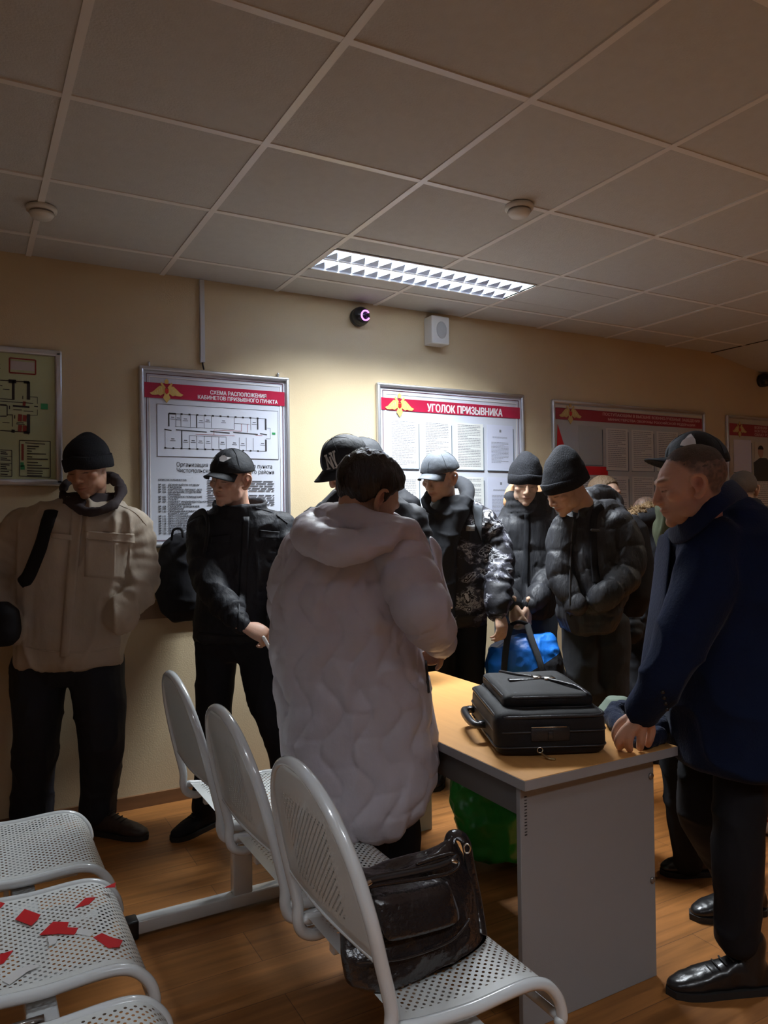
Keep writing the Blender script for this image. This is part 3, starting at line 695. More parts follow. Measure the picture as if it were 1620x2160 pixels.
            patch([(197, 1978), (215, 1969), (235, 1978), (259, 1984), (252, 1998), (228, 2000)], mt_, 'tape_scrap')
            patch([(220, 1873), (244, 1862), (243, 1872)], mt_, 'tape_scrap'); patch([(0, 1903), (10, 1906), (0, 1917)], mt_, 'tape_scrap')
            patch([(0, 2014), (28, 2005), (8, 2032), (0, 2035)], mt_, 'tape_scrap')
            patch([(100, 1975), (122, 1976), (118, 1990), (104, 1997)], mw, 'torn_tape'); patch([(165, 1957), (200, 1968), (190, 1976), (160, 1970)], mw, 'torn_tape')
            patch([(5, 2070), (40, 2045), (62, 2035), (86, 2038), (58, 2050), (20, 2078)], mw, 'torn_tape')
    return e
ZS = .445
bench(.69, [1.425, 1.945, 2.475], ZS, 'near steel bench with arched backs and a black leather bag on its closest seat',   .885, .10, feet=(2.63, 1.1))
bench(-.03, [1.335, 1.90, 2.44], ZS, 'left steel bench with red tape scraps on one seat', .885, .12, taped=1, feet=(2.75, 1.15))

# ------------------------------------------------------------------ table
TZ = .685
M_beech = mat('beech_laminate', (.60, .30, .095), .42, spec=.3, var=.06, vscale=3, stretch=(12, 1.2, 1))
M_grey = mat('grey_melamine', (.33, .325, .325), .5, bump=.05, bscale=300)
M_edge = mat('grey_edge_band', (.36, .36, .37), .45)
nl = onz(1095, 1642, TZ); nr = onz(1443, 1578, TZ)
tx0, tx1, ty0 = nl[0], nr[0], (nl[1]+nr[1])/2; ty1 = onz(975, 1408, TZ)[1]
e = empty('desk', ((tx0+tx1)/2, (ty0+ty1)/2, 0), 'beech topped desk with grey end panels carrying a black briefcase', 'desk')
prim_merge('desktop', [rbox(tx0+.001, tx1-.001, ty0+.001, ty1-.001, TZ-.024, TZ, .001, 1)], M_beech, e)
prim_merge('edge_band', [box(tx0, tx1, ty0, ty0+.002, TZ-.028, TZ-.0015), box(tx0, tx0+.002, ty0+.002, ty1-.002, TZ-.028, TZ-.0015), box(tx1-.002, tx1, ty0+.002, ty1-.002, TZ-.028, TZ-.0015), box(tx0, tx1, ty1-.002, ty1, TZ-.028, TZ-.0015), box(tx0+.002, tx1-.002, ty0+.002, ty1-.002, TZ-.0282, TZ-.0245)], M_edge, e)
pl = tx0+.012; pr_ = tx1-.065
prim_merge('end_panel', [rbox(pl, pr_, ty0+.035, ty0+.053, 0, TZ-.028, .0015, 1)], M_grey, e)
prim_merge('end_panel', [rbox(pl, pr_, ty1-.053, ty1-.035, 0, TZ-.028, .0015, 1)], M_grey, e)
prim_merge('modesty_panel', [rbox(tx1-.12, tx1-.104, ty0+.053, ty1-.053, .30, TZ-.028, .0015, 1)], M_grey, e)
prim_merge('side_rail', [rbox(pl+.02, pl+.036, ty0+.053, ty1-.053, TZ-.12, TZ-.028, .0015, 1)], mat('dark_grey_melamine', (.16, .155, .15), .5), e)
for z in (TZ-.085, .29):
    v, f = tube([(pr_-.014, ty0+.030, z), (pr_-.014, ty0+.036, z)], .009, n=1, seg=16, caps=False); mk('screw_cap', v, f, mat('steel_cap', (.3, .28, .27), .3, metal=.6), e)
def mt_panel(X, Z): # stamped lettering running down the panel edge
    return np.stack([pl+.020+Z*1.0, np.full(len(X), ty0+.0345), TZ-.055-X], 1)
prim_merge('stamped_marks', [box(pl+.014, pl+.022, ty0+.0343, ty0+.0352, TZ-.060-.0085*k, TZ-.060-.0085*k+(.0022 if k % 3 else .0035)) for k in range(13)], M_ink, e)

# ------------------------------------------------------------------ briefcase on the desk
M_nylon = mat('black_nylon', (.010, .010, .012), .62, spec=.35, bump=.25, bscale=900, sheen=.03)
M_nyl2 = mat('black_leatherette', (.03, .03, .034), .28, bump=.2, bscale=300)
M_zip = mat('zip_black', (.06, .06, .065), .3, metal=.5)
M_silver = mat('bright_metal', (.75, .73, .68), .2, metal=1)
c0 = onz(1048, 1600, TZ); c1 = onz(1284, 1592, TZ); c2 = onz(972, 1540, TZ)
ax = c1-c0; wl = np.linalg.norm(ax); ax /= wl; ay = np.array([-ax[1], ax[0], 0])
BW, BD = wl, .42
e = empty('briefcase', c0+ax*BW/2+ay*BD/2, 'black fabric pilot briefcase lying on the desk', 'briefcase')
def loc(V): V = np.asarray(V); return c0+V[:, :1]*ax+V[:, 1:2]*ay+np.array([0, 0, 1.])*V[:, 2:3]
def lb(name, a, par=e, m=M_nylon, r=.02, seg=4, vx=None):
    v, f = rbox(*a, r, seg); return mk(name, loc(v), f, m, par)
def soft(name, a, par, m, r, amp=.004, vox=.008):
    v, f = rbox(*a, r, 4); v, f, nn = fuse([(v, f)], vox, 2); v = v+nn*(amp*fbm(v*9+3, 2))[:, None]
    top = (v[:, 2] > a[5]-.02); sx = (v[:, 0]-a[0])/(a[1]-a[0]); sy_ = (v[:, 1]-a[2])/(a[3]-a[2])
    v[:, 2] += top*.008*np.sin(PI*np.clip(sx, 0, 1))*np.sin(PI*np.clip(sy_, 0, 1)); v[:, 2] = np.maximum(v[:, 2], a[4])
    return mk(name, loc(v), f, m, par)
soft('body', (0, BW, 0, BD, .002, .128, ), e, M_nylon, .028)
pk = soft('front_pocket', (.035, BW-.02, .055, BD-.01, .12, .168), e, M_nylon, .02)
# piping round the top edges and zips
def ring(a, z, r, m, nm, par, inset=.0):
    x0, x1, y0, y1 = a; q = .035
    pts = []
    for cx_, cy_, t0 in ((x1-q, y1-q, 0), (x0+q, y1-q, PI/2), (x0+q, y0+q, PI), (x1-q, y0+q, 1.5*PI)):
        for t in np.linspace(t0, t0+PI/2, 5): pts.append((cx_+q*math.cos(t), cy_+q*math.sin(t), z))
    pts.append(pts[0]); v, f = tube(pts, r, n=1, seg=8, caps=False); return mk(nm, loc(v), f, m, par)
ring((.004, BW-.004, .004, BD-.004), .114, .005, M_nyl2, 'piping', e); ring((-.001, BW+.001, -.001, BD+.001), .028, .003, M_zip, 'zip', e); ring((-.001, BW+.001, -.001, BD+.001), .072, .0028, M_zip, 'zip', e)
ring((.040, BW-.025, .060, BD-.015), .157, .0045, M_nyl2, 'piping', pk); ring((.034, BW-.019, .054, BD-.009), .128, .0028, M_zip, 'zip', pk)
v, f = tube([(.10, BD-.02, .168), (.15, BD-.13, .176), (.20, .22, .179), (.27, .12, .175), (.29, .068, .162)], .005, n=6, seg=8); mk('flap_piping', loc(v), f, M_nyl2, pk)
v, f = rbox(.09, BW-.10, .215, .245, .164, .1785, .002, 1); mk('strap', loc(v), f, M_nyl2, pk)
for (a, b, c, d) in ((.17, .20, .222, .262), (.20, .235, .20, .24)):
    v, f = rbox(a, b, c, d, .172, .184, .002, 1); mk('buckle', loc(v), f, M_silver, pk)
hp = [(-.002, BD-.05, .05), (-.028, BD-.055, .052), (-.038, BD-.10, .052), (-.038, BD-.20, .052), (-.028, BD-.25, .052), (-.002, BD-.255, .05)]
v, f = tube(hp, [.008, .010, .013, .013, .010, .008], n=5, seg=12); hd = mk('handle', loc(v), f, M_nyl2, e)
for y in (BD-.06, BD-.245):
    v, f = rbox(-.022, .0, y-.014, y+.014, .042, .062, .003, 1); mk('handle_mount', loc(v), f, mat('gunmetal', (.12, .12, .13), .25, metal=.8), hd)
v, f = rbox(.10, .215, -.006, .004, .045, .088, .003, 1); lk = mk('lock_plate', loc(v), f, M_nyl2, e)
v, f = rbox(.10, .205, -.0085, -.005, .086, .089, .0006, 1); mk('lock_trim', loc(v), f, M_silver, lk)
v, f = rbox(.15, .165, -.009, -.005, .052, .074, .001, 1); mk('code_wheel', loc(v), f, M_zip, lk)
th = [(.125+.008*math.cos(t), -.006, .022+.008*math.sin(t)) for t in np.linspace(0, 2*PI, 14)]
v, f = tube(th, .002, n=1, seg=6, caps=False); zp = mk('zip_pull', loc(v), f, M_silver, e)
v, f = tube([(.128, -.010, .014), (.145, -.030, .004), (.160, -.034, .003)], [.003, .004, .003], n=3, seg=8); mk('pull_tab', loc(v), f, mat('brass_tab', (.35, .25, .12), .3, metal=.8), zp)

# ------------------------------------------------------------------ black leather shoulder bag on the nearest seat
M_leath = mat('black_glossy_leather', (.016, .013, .014), .22, spec=.9, bump=.45, bscale=45, detail=5)
by = 1.50
e = empty('leather_bag', (.86, by, ZS), 'glossy black leather shoulder bag on the nearest perforated seat', 'bag')
# the bag stands across the seat, its broad side facing the camera
bx = np.array([.90, -.40, 0.]); bx = RH*.985+WH*.17; bx /= np.linalg.norm(bx); bn = np.array([-bx[1], bx[0], 0.])
zc_ = 1.80
def bagpt(px, py, dz=0.0): return at(px, py, zc_+dz)
cb = np.array([.83, 1.54, ZS])
cc = at(870, 1900, 1.82)
def zcb(px, py):
    """distance of the bag's middle plane: its right end is further away and its top leans back"""
    return 1.575+.09*(px-870)/150+.13*np.clip((2040-py)/270, 0, 1)
rings = []
for (yl, yr, xl, xr, th) in ((2072, 2016, 745, 1010, .05), (2058, 2003, 728, 1024, .07), (2000, 1955, 718, 1020, .08), (1930, 1890, 716, 1003, .08), (1880, 1840, 718, 990, .065), (1856, 1808, 728, 975, .045), (1848, 1788, 765, 968, .032), (1836, 1770, 840, 962, .022), (1806, 1758, 905, 958, .010)):
    l = at(xl, yl, zcb(xl, yl)); r = at(xr, yr, zcb(xr, yr)); rings.append(((l+r)/2, (r-l)/2, WH*th, 2.6))
v, f = loft(rings, 40)
v, f, nn = fuse([(v, f)], .006, 3)
wr = fbm(v*np.array([7, 7, 11.])+5, 3); wr2 = 1-np.abs(vn(v*np.array([12, 12, 22.])+9))
v = v+nn*(.006*wr+.006*wr2**3)[:, None]; v[:, 2] = np.maximum(v[:, 2], ZS+.012)
mk('bag_body', v, f, M_leath, e)
def onbag(px, py, off=.0): # on the camera side of the bag
    return at(px, py, zcb(px, py)-.078-.0+off)
def strip(name, pts, r, m, par, flat=1.0):
    v, f = tube([onbag(*p) for p in pts], r, n=5, seg=10, flat=flat, up=WH); return mk(name, v, f, m, par)
# front pocket
Q = [(782, 1888), (870, 1874), (942, 1862), (958, 1900), (966, 1930), (958, 1944), (900, 1962), (830, 1978), (812, 1974), (800, 1950), (790, 1915)]
cx_ = np.mean([onbag(*q) for q in Q], 0)
loop = crom([onbag(*q) for q in Q]+[onbag(*Q[0])], 4)[:-1]
V = []; F = []; n = len(loop)
for k, s_ in enumerate((1.0, .985, .9, .7, .4, 0.0)):
    for p in loop: V.append(cx_+(p-cx_)*s_-WH*(.002+.020*min(1, k*.45)-(0 if k < 5 else 0)))
for k in range(5):
    for i in range(n): F.append((k*n+i, k*n+(i+1) % n, (k+1)*n+(i+1) % n, (k+1)*n+i))
V = np.array(V); b0 = len(V); V = np.concatenate([V, np.array(loop)+WH*.04]); F += [(b0+i, i, (i+1) % n, b0+(i+1) % n)[::-1] for i in range(n)]
pk = mk('front_pocket', V, F, M_leath, e)
strip('stitching', Q[2:]+[Q[0]], .0028, mat('grey_stitch', (.09, .09, .1), .4), pk)
strip('zip_band', [(745, 1872), (790, 1856), (860, 1842), (920, 1828), (952, 1815), (962, 1806)], .007, M_zip, e, .5)
strip('zip_piping', [(748, 1880), (792, 1868), (862, 1858), (925, 1848), (958, 1836), (968, 1818), (958, 1802), (930, 1806), (880, 1822)], .004, M_leath, e)
strip('zip_piping', [(760, 1858), (800, 1846), (870, 1832), (925, 1816), (945, 1810)], .003, M_leath, e)
mk('zip_slider', *tube([onbag(770, 1868, -.012), onbag(780, 1862, -.012)], .006, n=1, seg=8), M_silver, e)
mk('zip_slider', *tube([onbag(955, 1816, -.010), onbag(961, 1818, -.010)], .005, n=1, seg=8), M_silver, e)
th = [onbag(757+9*math.cos(t)-4*math.sin(t), 1893+15*math.sin(t), -.014) for t in np.linspace(0, 2*PI, 14)]
mk('zip_tassel', *tube(th, .003, n=1, seg=8), M_leath, e)
mk('shoulder_strap', *tube([at(945, 1790, 1.74), at(955, 1762, 1.76), at(980, 1772, 1.76), at(993, 1830, 1.74), at(1008, 1900, 1.72), at(1020, 1970, 1.67)], [.013, .016, .017, .016, .014, .012], n=6, seg=12, flat=.35), M_leath, e)
mk('strap_ring', *tube([at(985+7*math.cos(t), 1790+10*math.sin(t), 1.70) for t in np.linspace(0, 2*PI, 12)], .002, n=1, seg=6), M_silver, e)
mk('base_seam', *tube([onbag(755, 2030), onbag(850, 2022), onbag(950, 1985), onbag(990, 1940)], .003, n=5, seg=8), M_leath, e)

# ------------------------------------------------------------------ green carrier bag under the desk
def crumple(rings, vox, amp, fr, name, m, e, zmin=None, sm=2, seed=0, flatz=None, ridge=.5):
    v, f = loft(rings, 36); v, f, nn = fuse([(v, f)], vox, sm)
    w = fbm(v*fr+seed, 3); w2 = (1-np.abs(vn(v*fr*.8+seed+4)))**3
    v = v+nn*(amp*w+amp*ridge*2*w2)[:, None]
    if zmin is not None: v[:, 2] = np.maximum(v[:, 2], zmin)
    return mk(name, v, f, m, e)
M_gbag = mat('green_polythene', (.025, .36, .05), .28, spec=.6, bump=.2, bscale=30)
gz = 3.02
c = at(1045, 1810, gz); e = empty('carrier_bag', (c[0], c[1], 0), 'bright green plastic carrier bag on the floor under the desk', 'carrier bag')
R_ = []
for py, xl, xr, th in ((1808, 1010, 1100, .08), (1790, 985, 1120, .11), (1740, 965, 1130, .12), (1690, 960, 1130, .12), (1640, 955, 1130, .10), (1610, 962, 1120, .06), (1590, 970, 1110, .03)):
    l = at(xl, py, gz); r = at(xr, py, gz); R_.append(((l+r)/2, (r-l)/2, WH*th, 2.6))
crumple(R_, .008, .020, 10, 'bag_body', M_gbag, e, .003)
mk('handle', *tube([at(1020, 1660, gz-.13), at(1050, 1690, gz-.14), at(1090, 1712, gz-.12), at(1095, 1760, gz-.10)], [.016, .02, .018, .01], n=5, flat=.35), M_gbag, e)

# ------------------------------------------------------------------ white and green carrier bag at the right edge
gz = 3.30
c = at(1640, 1760, gz); e = empty('carrier_bag', (c[0], c[1], 0), 'white and green plastic bag with red letters at the right edge', 'carrier bag')
R_ = []
for py, xl, xr, th in ((1752, 1600, 1730, .07), (1740, 1585, 1750, .10), (1700, 1578, 1755, .11), (1665, 1575, 1755, .10), (1630, 1576, 1755, .06)):
    l = at(xl, py, gz); r = at(xr, py, gz); R_.append(((l+r)/2, (r-l)/2, WH*th, 3))
crumple(R_, .01, .004, 9, 'bag_body', mat('white_polythene', (.62, .60, .57), .35), e, .003)
def mt_bag(X, Z): return np.array([at(1580, 1678, gz-.125)+Rt*x+Up*(z+.06*x) for x, z in zip(X, Z)])
text('ИТИ\nЕХ К', 0, 0, .17, .13, mat('red_bag_print', (.45, .04, .03), .4), e, 'lettering', mtx=mt_bag, bold=.08)
V = [at(1578, 1672, gz-.125), at(1600, 1656, gz-.128), at(1650, 1645, gz-.128), at(1650, 1630, gz-.11), at(1578, 1640, gz-.112)]
V2 = [p+WH*.03 for p in V]; nn = 5
mk('green_band', V+V2, [list(range(5)), [9, 8, 7, 6, 5]]+[(k, 5+k, 5+(k+1) % 5, (k+1) % 5) for k in range(5)], M_gbag, e, smooth=False)
# ------------------------------------------------------------------ people
M_skin = mat('skin', (.5, .3, .2), .48, spec=.35, attr=True, sss=.18, bump=.12, bscale=350)
def cloth(name, col, rough=.8, bump=.4, bscale=22, stretch=(1, 1, .55), sheen=.0, spec=.25, var=.12, weave=0):
    return mat(name, col, rough, spec=spec, bump=bump, bscale=bscale, stretch=stretch, sheen=sheen, var=var, vscale=9)
M_khaki = cloth('khaki_cotton', (.44, .375, .30), .75, .35)
M_denim = cloth('black_denim', (.012, .013, .017), .65, .5, 40)
M_knit = cloth('black_knit', (.012, .013, .017), .9, .5, 260, (1, 1, .3))
M_trou = cloth('black_trousers', (.010, .010, .013), .8, .4, 14)
M_jeans = cloth('dark_jeans', (.016, .019, .028), .75, .4, 16)
M_bluej = cloth('blue_jeans', (.07, .12, .20), .75, .4, 16)
M_greyt = cloth('charcoal_trousers', (.025, .026, .030), .8, .6, 14)
M_parka = cloth('lilac_grey_parka', (.60, .57, .63), .42, .5, 20, (1, 1, .7), spec=.5, var=.05)
M_puff = cloth('black_puffer', (.024, .025, .030), .58, .5, 24, (2.2, 2.2, .5), spec=.35)
M_coat = cloth('black_coat', (.014, .015, .019), .7, .4, 18)
M_navy = cloth('navy_wool', (.009, .017, .050), .85, .2, 120, (1, 1, 1), sheen=.08, spec=.1, var=.1)
M_navyd = cloth('dark_navy_knit', (.010, .016, .040), .9, .5, 90, (1, 1, 1), sheen=.1)
M_olive = cloth('olive_cloth', (.07, .085, .045), .8, .4, 18)
M_olive2 = cloth('grey_green_cloth', (.12, .15, .12), .8, .3, 18)
M_hood = cloth('charcoal_fleece', (.020, .022, .027), .85, .5, 18)
M_tan = cloth('tan_fleece', (.45, .25, .13), .9, .3, 18)
M_brown = cloth('dark_brown_fleece', (.045, .035, .038), .9, .4, 18)
M_capg = cloth('grey_cotton_cap', (.075, .085, .10), .7, .2, 60, (1, 1, 1), var=.04)
M_capb = cloth('black_cotton_cap', (.016, .018, .022), .7, .25, 60, (1, 1, 1), var=.04)
M_shoe = mat('black_shoe_leather', (.012, .011, .012), .28, spec=.6, bump=.1, bscale=60)
M_sole = mat('rubber_sole', (.015, .013, .012), .7)
M_boot = mat('dark_brown_boot', (.03, .018, .014), .5, bump=.2, bscale=60)
M_hairb = mat('black_hair', (.012, .009, .009), .38, spec=.6, bump=.9, bscale=90, stretch=(1, 1, .18))
M_hairl = mat('light_brown_hair', (.16, .10, .055), .6, bump=.9, bscale=120, stretch=(1, 1, .3))
M_hairs = mat('short_brown_hair', (.13, .10, .082), .7, bump=.9, bscale=260)
M_lash = mat('dark_lashes', (.02, .012, .01), .6)
M_brow = mat('eyebrow_hair', (.07, .042, .03), .8, bump=.8, bscale=300)
def camo_mat():
    m = mat('black_white_camouflage', (.02, .02, .025), .6, spec=.3, bump=.4, bscale=22); nt = m.node_tree; N = nt.nodes; L = nt.links; b = N['Principled BSDF']
    tc = N.new('ShaderNodeTexCoord'); mp = N.new('ShaderNodeMapping'); mp.inputs['Scale'].default_value = (1, 1, 1.7); mp.inputs['Rotation'].default_value = (0, .6, 0)
    L.new(tc.outputs['Object'], mp.inputs[0])
    n = N.new('ShaderNodeTexNoise'); n.inputs['Scale'].default_value = 8; n.inputs['Detail'].default_value = 7; n.inputs['Roughness'].default_value = .62; n.inputs['Distortion'].default_value = .5
    L.new(mp.outputs[0], n.inputs['Vector'])
    r = N.new('ShaderNodeValToRGB'); r.color_ramp.interpolation = 'CONSTANT'; E = r.color_ramp.elements
    E[0].position = 0; E[0].color = (.012, .012, .016, 1); E[1].position = .50; E[1].color = (.06, .06, .08, 1)
    k = E.new(.545); k.color = (.34, .35, .38, 1); k = E.new(.58); k.color = (.012, .012, .016, 1); k = E.new(.635); k.color = (.50, .51, .55, 1)
    L.new(n.outputs['Fac'], r.inputs[0]); L.new(r.outputs[0], b.inputs['Base Color']); return m
M_camo = camo_mat()

def facing(phi):
    """horizontal direction; 0 = towards the photographer, +90 = picture right"""
    a = math.radians(phi); return -WH*math.cos(a)+RH*math.sin(a)
def head_frame(c, phi, pitch=0, roll=0):
    f = facing(phi); s = np.cross(f, ZZ)      # s = the person's right
    p = math.radians(pitch); f2 = f*math.cos(p)-ZZ*math.sin(p); u2 = ZZ*math.cos(p)+f*math.sin(p)
    r = math.radians(roll); s2 = s*math.cos(r)-u2*math.sin(r); u3 = u2*math.cos(r)+s*math.sin(r)
    return np.array([s2, f2, u3]), np.array(c, float)     # rows: x (right), y (front), z (up)
def xf(V, fr, s=1.0): A, c = fr; return (np.asarray(V, float)*s)@A+c
def head_parts(fr, s=1.0, ears=True):
    P = []
    def E(c, r, **k): v, f = ell(c, r, **k); P.append((xf(v, fr, s), f))
    def T(p, r, **k): v, f = tube(p, r, n=4, seg=10, **k); P.append((xf(v, fr, s), f))
    E((0, -.018, .038), (.077, .097, .081)); E((0, .028, .012), (.068, .066, .080)); E((0, .040, -.038), (.058, .052, .066)); E((0, .046, -.078), (.041, .042, .030))
    E((0, .075, -.096), (.021, .017, .017)); E((0, -.01, -.05), (.060, .06, .05))
    T([(-.050, .066, .030), (-.025, .087, .030), (0, .090, .026), (.025, .087, .030), (.050, .066, .030)], [.0075, .0098, .0085, .0098, .0075])
    T([(0, .088, .022), (0, .097, .002), (0, .106, -.020), (0, .107, -.028)], [.0075, .0085, .0105, .0115]); E((0, .099, -.033), (.012, .014, .008))
    for k in (-1, 1):
        E((k*.013, .098, -.033), (.0085, .012, .0085)); E((k*.044, .060, -.016), (.022, .024, .020)); E((k*.030, .074, .006), (.0155, .0125, .0110))
        E((k*.046, .020, -.060), (.018, .04, .03))
        if ears:
            T([(k*.074, .012, -.028), (k*.082, .004, -.034), (k*.089, -.012, -.018), (k*.095, -.020, .006), (k*.095, -.014, .024), (k*.089, .002, .031), (k*.080, .012, .024), (k*.074, .012, .0)],
              [.006, .008, .0075, .007, .0065, .006, .006, .004])
            E((k*.079, -.002, -.002), (.007, .014, .026))
    T([(-.026, .078, -.062), (-.010, .093, -.056), (0, .094, -.058), (.010, .093, -.056), (.026, .078, -.062)], [.004, .006, .0055, .006, .004])
    T([(-.022, .078, -.066), (0, .090, -.070), (.022, .078, -.066)], [.004, .0072, .004])
    return P
def skin_cols(V, fr, s, tone, brow=(.07, .045, .03), stub=0, hair=None, hairline=None):
    A, c = fr; q = ((V-c)@A.T)/s; C = np.tile(np.array(tone, float), (len(V), 1))
    def g(cx, cy, cz, sx, sy, sz): return np.exp(-(((q[:, 0]-cx)/sx)**2+((q[:, 1]-cy)/sy)**2+((q[:, 2]-cz)/sz)**2))
    def mixc(w, col):
        nonlocal C
        w = np.clip(w, 0, 1)[:, None]; C = C*(1-w)+np.array(col)*w
    mixc(.75*g(0, .09, -.063, .024, .02, .0085), (tone[0]*.72, tone[1]*.42, tone[2]*.42))
    mixc(.9*g(0, .092, -.0635, .024, .02, .0018), (tone[0]*.25, tone[1]*.15, tone[2]*.15))
    for k in (-1, 1):
        mixc(.35*g(k*.044, .07, -.02, .02, .03, .016), (tone[0]*1.0, tone[1]*.72, tone[2]*.7))
        mixc(.5*g(k*.082, -.004, .0, .012, .02, .03), (tone[0]*1.05, tone[1]*.62, tone[2]*.58))
        mixc(.6*g(k*.084, .0, .004, .012, .010, .014), (tone[0]*.3, tone[1]*.16, tone[2]*.14)); mixc(.95*g(k*.012, .100, -.040, .005, .01, .003), (tone[0]*.2, tone[1]*.12, tone[2]*.1))  # shade of ear hollow and nostrils painted into the skin colour
        w = np.exp(-((np.abs(q[:, 0])-.032)/.017)**4)*np.exp(-((q[:, 2]-(.028+.05*(.032-np.abs(q[:, 0]))*0+.004))/.0042)**2)*(q[:, 1] > .05)
        mixc(.42*w, brow)
        w = np.exp(-((np.abs(q[:, 0])-.030)/.0125)**4)*np.exp(-((q[:, 2]-.0005)/.0018)**2)*(q[:, 1] > .05)
        mixc(.85*w, (.02, .012, .01))
        w = np.exp(-((np.abs(q[:, 0])-.030)/.016)**4)*np.exp(-((q[:, 2]-.012)/.003)**2)*(q[:, 1] > .05)
        mixc(.25*w, (tone[0]*.5, tone[1]*.4, tone[2]*.4))
    if stub:
        w = stub*((q[:, 2] < -.035) & (q[:, 1] > -.02))*np.clip((-.035-q[:, 2])/.02, 0, 1)*(q[:, 2] > -.14)
        mixc(w, (tone[0]*.35, tone[1]*.36, tone[2]*.42))
    if hair is not None:
        y, z, x = q[:, 1], q[:, 2], np.abs(q[:, 0])
        line = np.interp(y, [-.13, -.06, -.02, .01, .03, .05, .07, .09], [-.055, -.05, .0, .012, .04, .065, .088, .10]) if hairline is None else np.interp(y, *hairline)
        w = np.clip((z-line)/.018, 0, 1)*np.clip((z-line)/.05+.45, 0, 1)*(.9+.25*vn(V*160))*((x < .085))
        mixc(.9*np.clip(w, 0, 1), hair)
    return C
def hand_parts(wr, d, n, side=1, curl=(.5, .6, .4), s=1.0, spread=.10, thumb=(.5, .5), fing=None):
    """wr wrist, d direction to the knuckles, n back-of-hand normal; side = which way the thumb leaves"""
    d = np.array(d, float); d /= np.linalg.norm(d); n = np.array(n, float); n -= d*(n@d); n /= np.linalg.norm(n); x = np.cross(d, n)*side
    def pt(a, b, c): return np.array(wr)+(x*a+d*b+n*c)*s
    P = [tube([pt(0, -.03, 0), pt(0, .0, 0), pt(.002, .03, 0), pt(.0, .07, .002), pt(0, .085, .0)], [.026*s, .026*s, .034*s, .040*s, .036*s], n=4, seg=14, flat=.50, up=n)]
    for k, (fx, L, rr) in enumerate(((.028, 1.0, .0088), (.009, 1.1, .0090), (-.010, 1.02, .0086), (-.028, .82, .0076))):
        c = curl if fing is None else fing[k]
        a = 0; p = pt(fx, .076, .002); sp = spread*(1.5-k)*.6; pts = [pt(fx, .06, 0), p]; dirs = d*math.cos(sp)+x*math.sin(sp)
        for seg_l, ang in zip((.045*L, .028*L, .022*L), c):
            a += ang; p = p+(dirs*math.cos(a)-n*math.sin(a))*seg_l*s; pts.append(p)
        P.append(tube(pts, [rr*1.12*s, rr*1.15*s, rr*s, rr*.95*s, rr*.82*s], n=3, seg=10))
    a = thumb[0]; b = thumb[1]
    p0 = pt(.018, .015, -.004); p1 = pt(.040, .040, -.012*(.5+b)); p2 = p1+(d*math.cos(a)+x*math.sin(a)*.8-n*b*.6)*.034*s; p3 = p2+(d*math.cos(a*.4)+x*math.sin(a)*.2-n*b)*.026*s
    P.append(tube([p0, p1, p2, p3], [.014*s, .0125*s, .0105*s, .0085*s], n=4, seg=10))
    return P
def shoe(par, ank, phi, L=.285, m=None, pitch=0, zf=0.0, h=.10, name='shoe'):
    f = facing(phi); s = np.cross(f, ZZ); a = np.array(ank, float); o = np.array([a[0], a[1], zf]); m = m or M_shoe; pr = math.radians(pitch)
    def q(x, y, z):
        # pitch lifts the heel about the toe ball
        yy = y-.12; y2 = .12+yy*math.cos(pr)+z*math.sin(pr) if pitch else y; z2 = z*math.cos(pr)-yy*math.sin(pr) if pitch else z
        return o+s*x+f*(y2*L/.285)+ZZ*z2
    def rg(y0, z0, hw, hh, up): # ring perpendicular to the foot
        return (q(0, y0, z0), s*hw, (q(0, y0+up*.02, z0+hh)-q(0, y0, z0)), 2.5)
    R_ = [rg(-.078, .035, .018, .018, 0), rg(-.07, .045, .032, .038, 0), rg(-.03, .052, .038, .045, 0), rg(.02, .052, .037, .046, 0), rg(.07, .043, .040, .036, 0), (rg(.12, .036, .045, .028, 0)), rg(.16, .031, .041, .022, 0), rg(.19, .027, .030, .016, 0), rg(.205, .025, .014, .009, 0)]
    v1 = loft(R_, 22); v2 = tube([q(0, -.03, .06), q(0, -.03, h+.02)], [.042, .043], n=2)
    V, F, n = fuse([v1, v2], .006, 2); V = V+n*(.002*fbm(V*30, 2))[:, None]; 
    if not pitch: V[:, 2] = np.maximum(V[:, 2], zf+.012)
    sh = mk(name, V, F, m, par)
    pts = [(-.082, .020), (-.06, .038), (0, .040), (.07, .044), (.12, .049), (.16, .045), (.195, .030), (.212, 0)]
    out = [(x, y) for y, x in pts]+[(-x, y) for y, x in pts[::-1][1:]]; n_ = len(out)
    Vv = [q(x, y, .0) for x, y in out]+[q(x, y, .020) for x, y in out]
    sl = mk('sole', Vv, [list(range(n_)), [n_+k for k in range(n_)][::-1]]+[(k, n_+k, n_+(k+1) % n_, (k+1) % n_) for k in range(n_)], M_sole, sh, smooth=False)
    lv = [tube([q(-.022, .03+.02*k, .096-.009*k), q(0, .034+.02*k, .100-.009*k), q(.022, .03+.02*k, .096-.009*k)], .0028, n=3, seg=6) for k in range(4)]
    V, F = cat_parts(lv); mk('laces', V, F, M_sole, sh)
    return sh
def skull(fr, s, grow=0.0):
    return [(xf(ell((0, -.018, .038), (.077+grow, .097+grow, .081+grow))[0], fr, s), ell((0, 0, 0), (1, 1, 1))[1])]
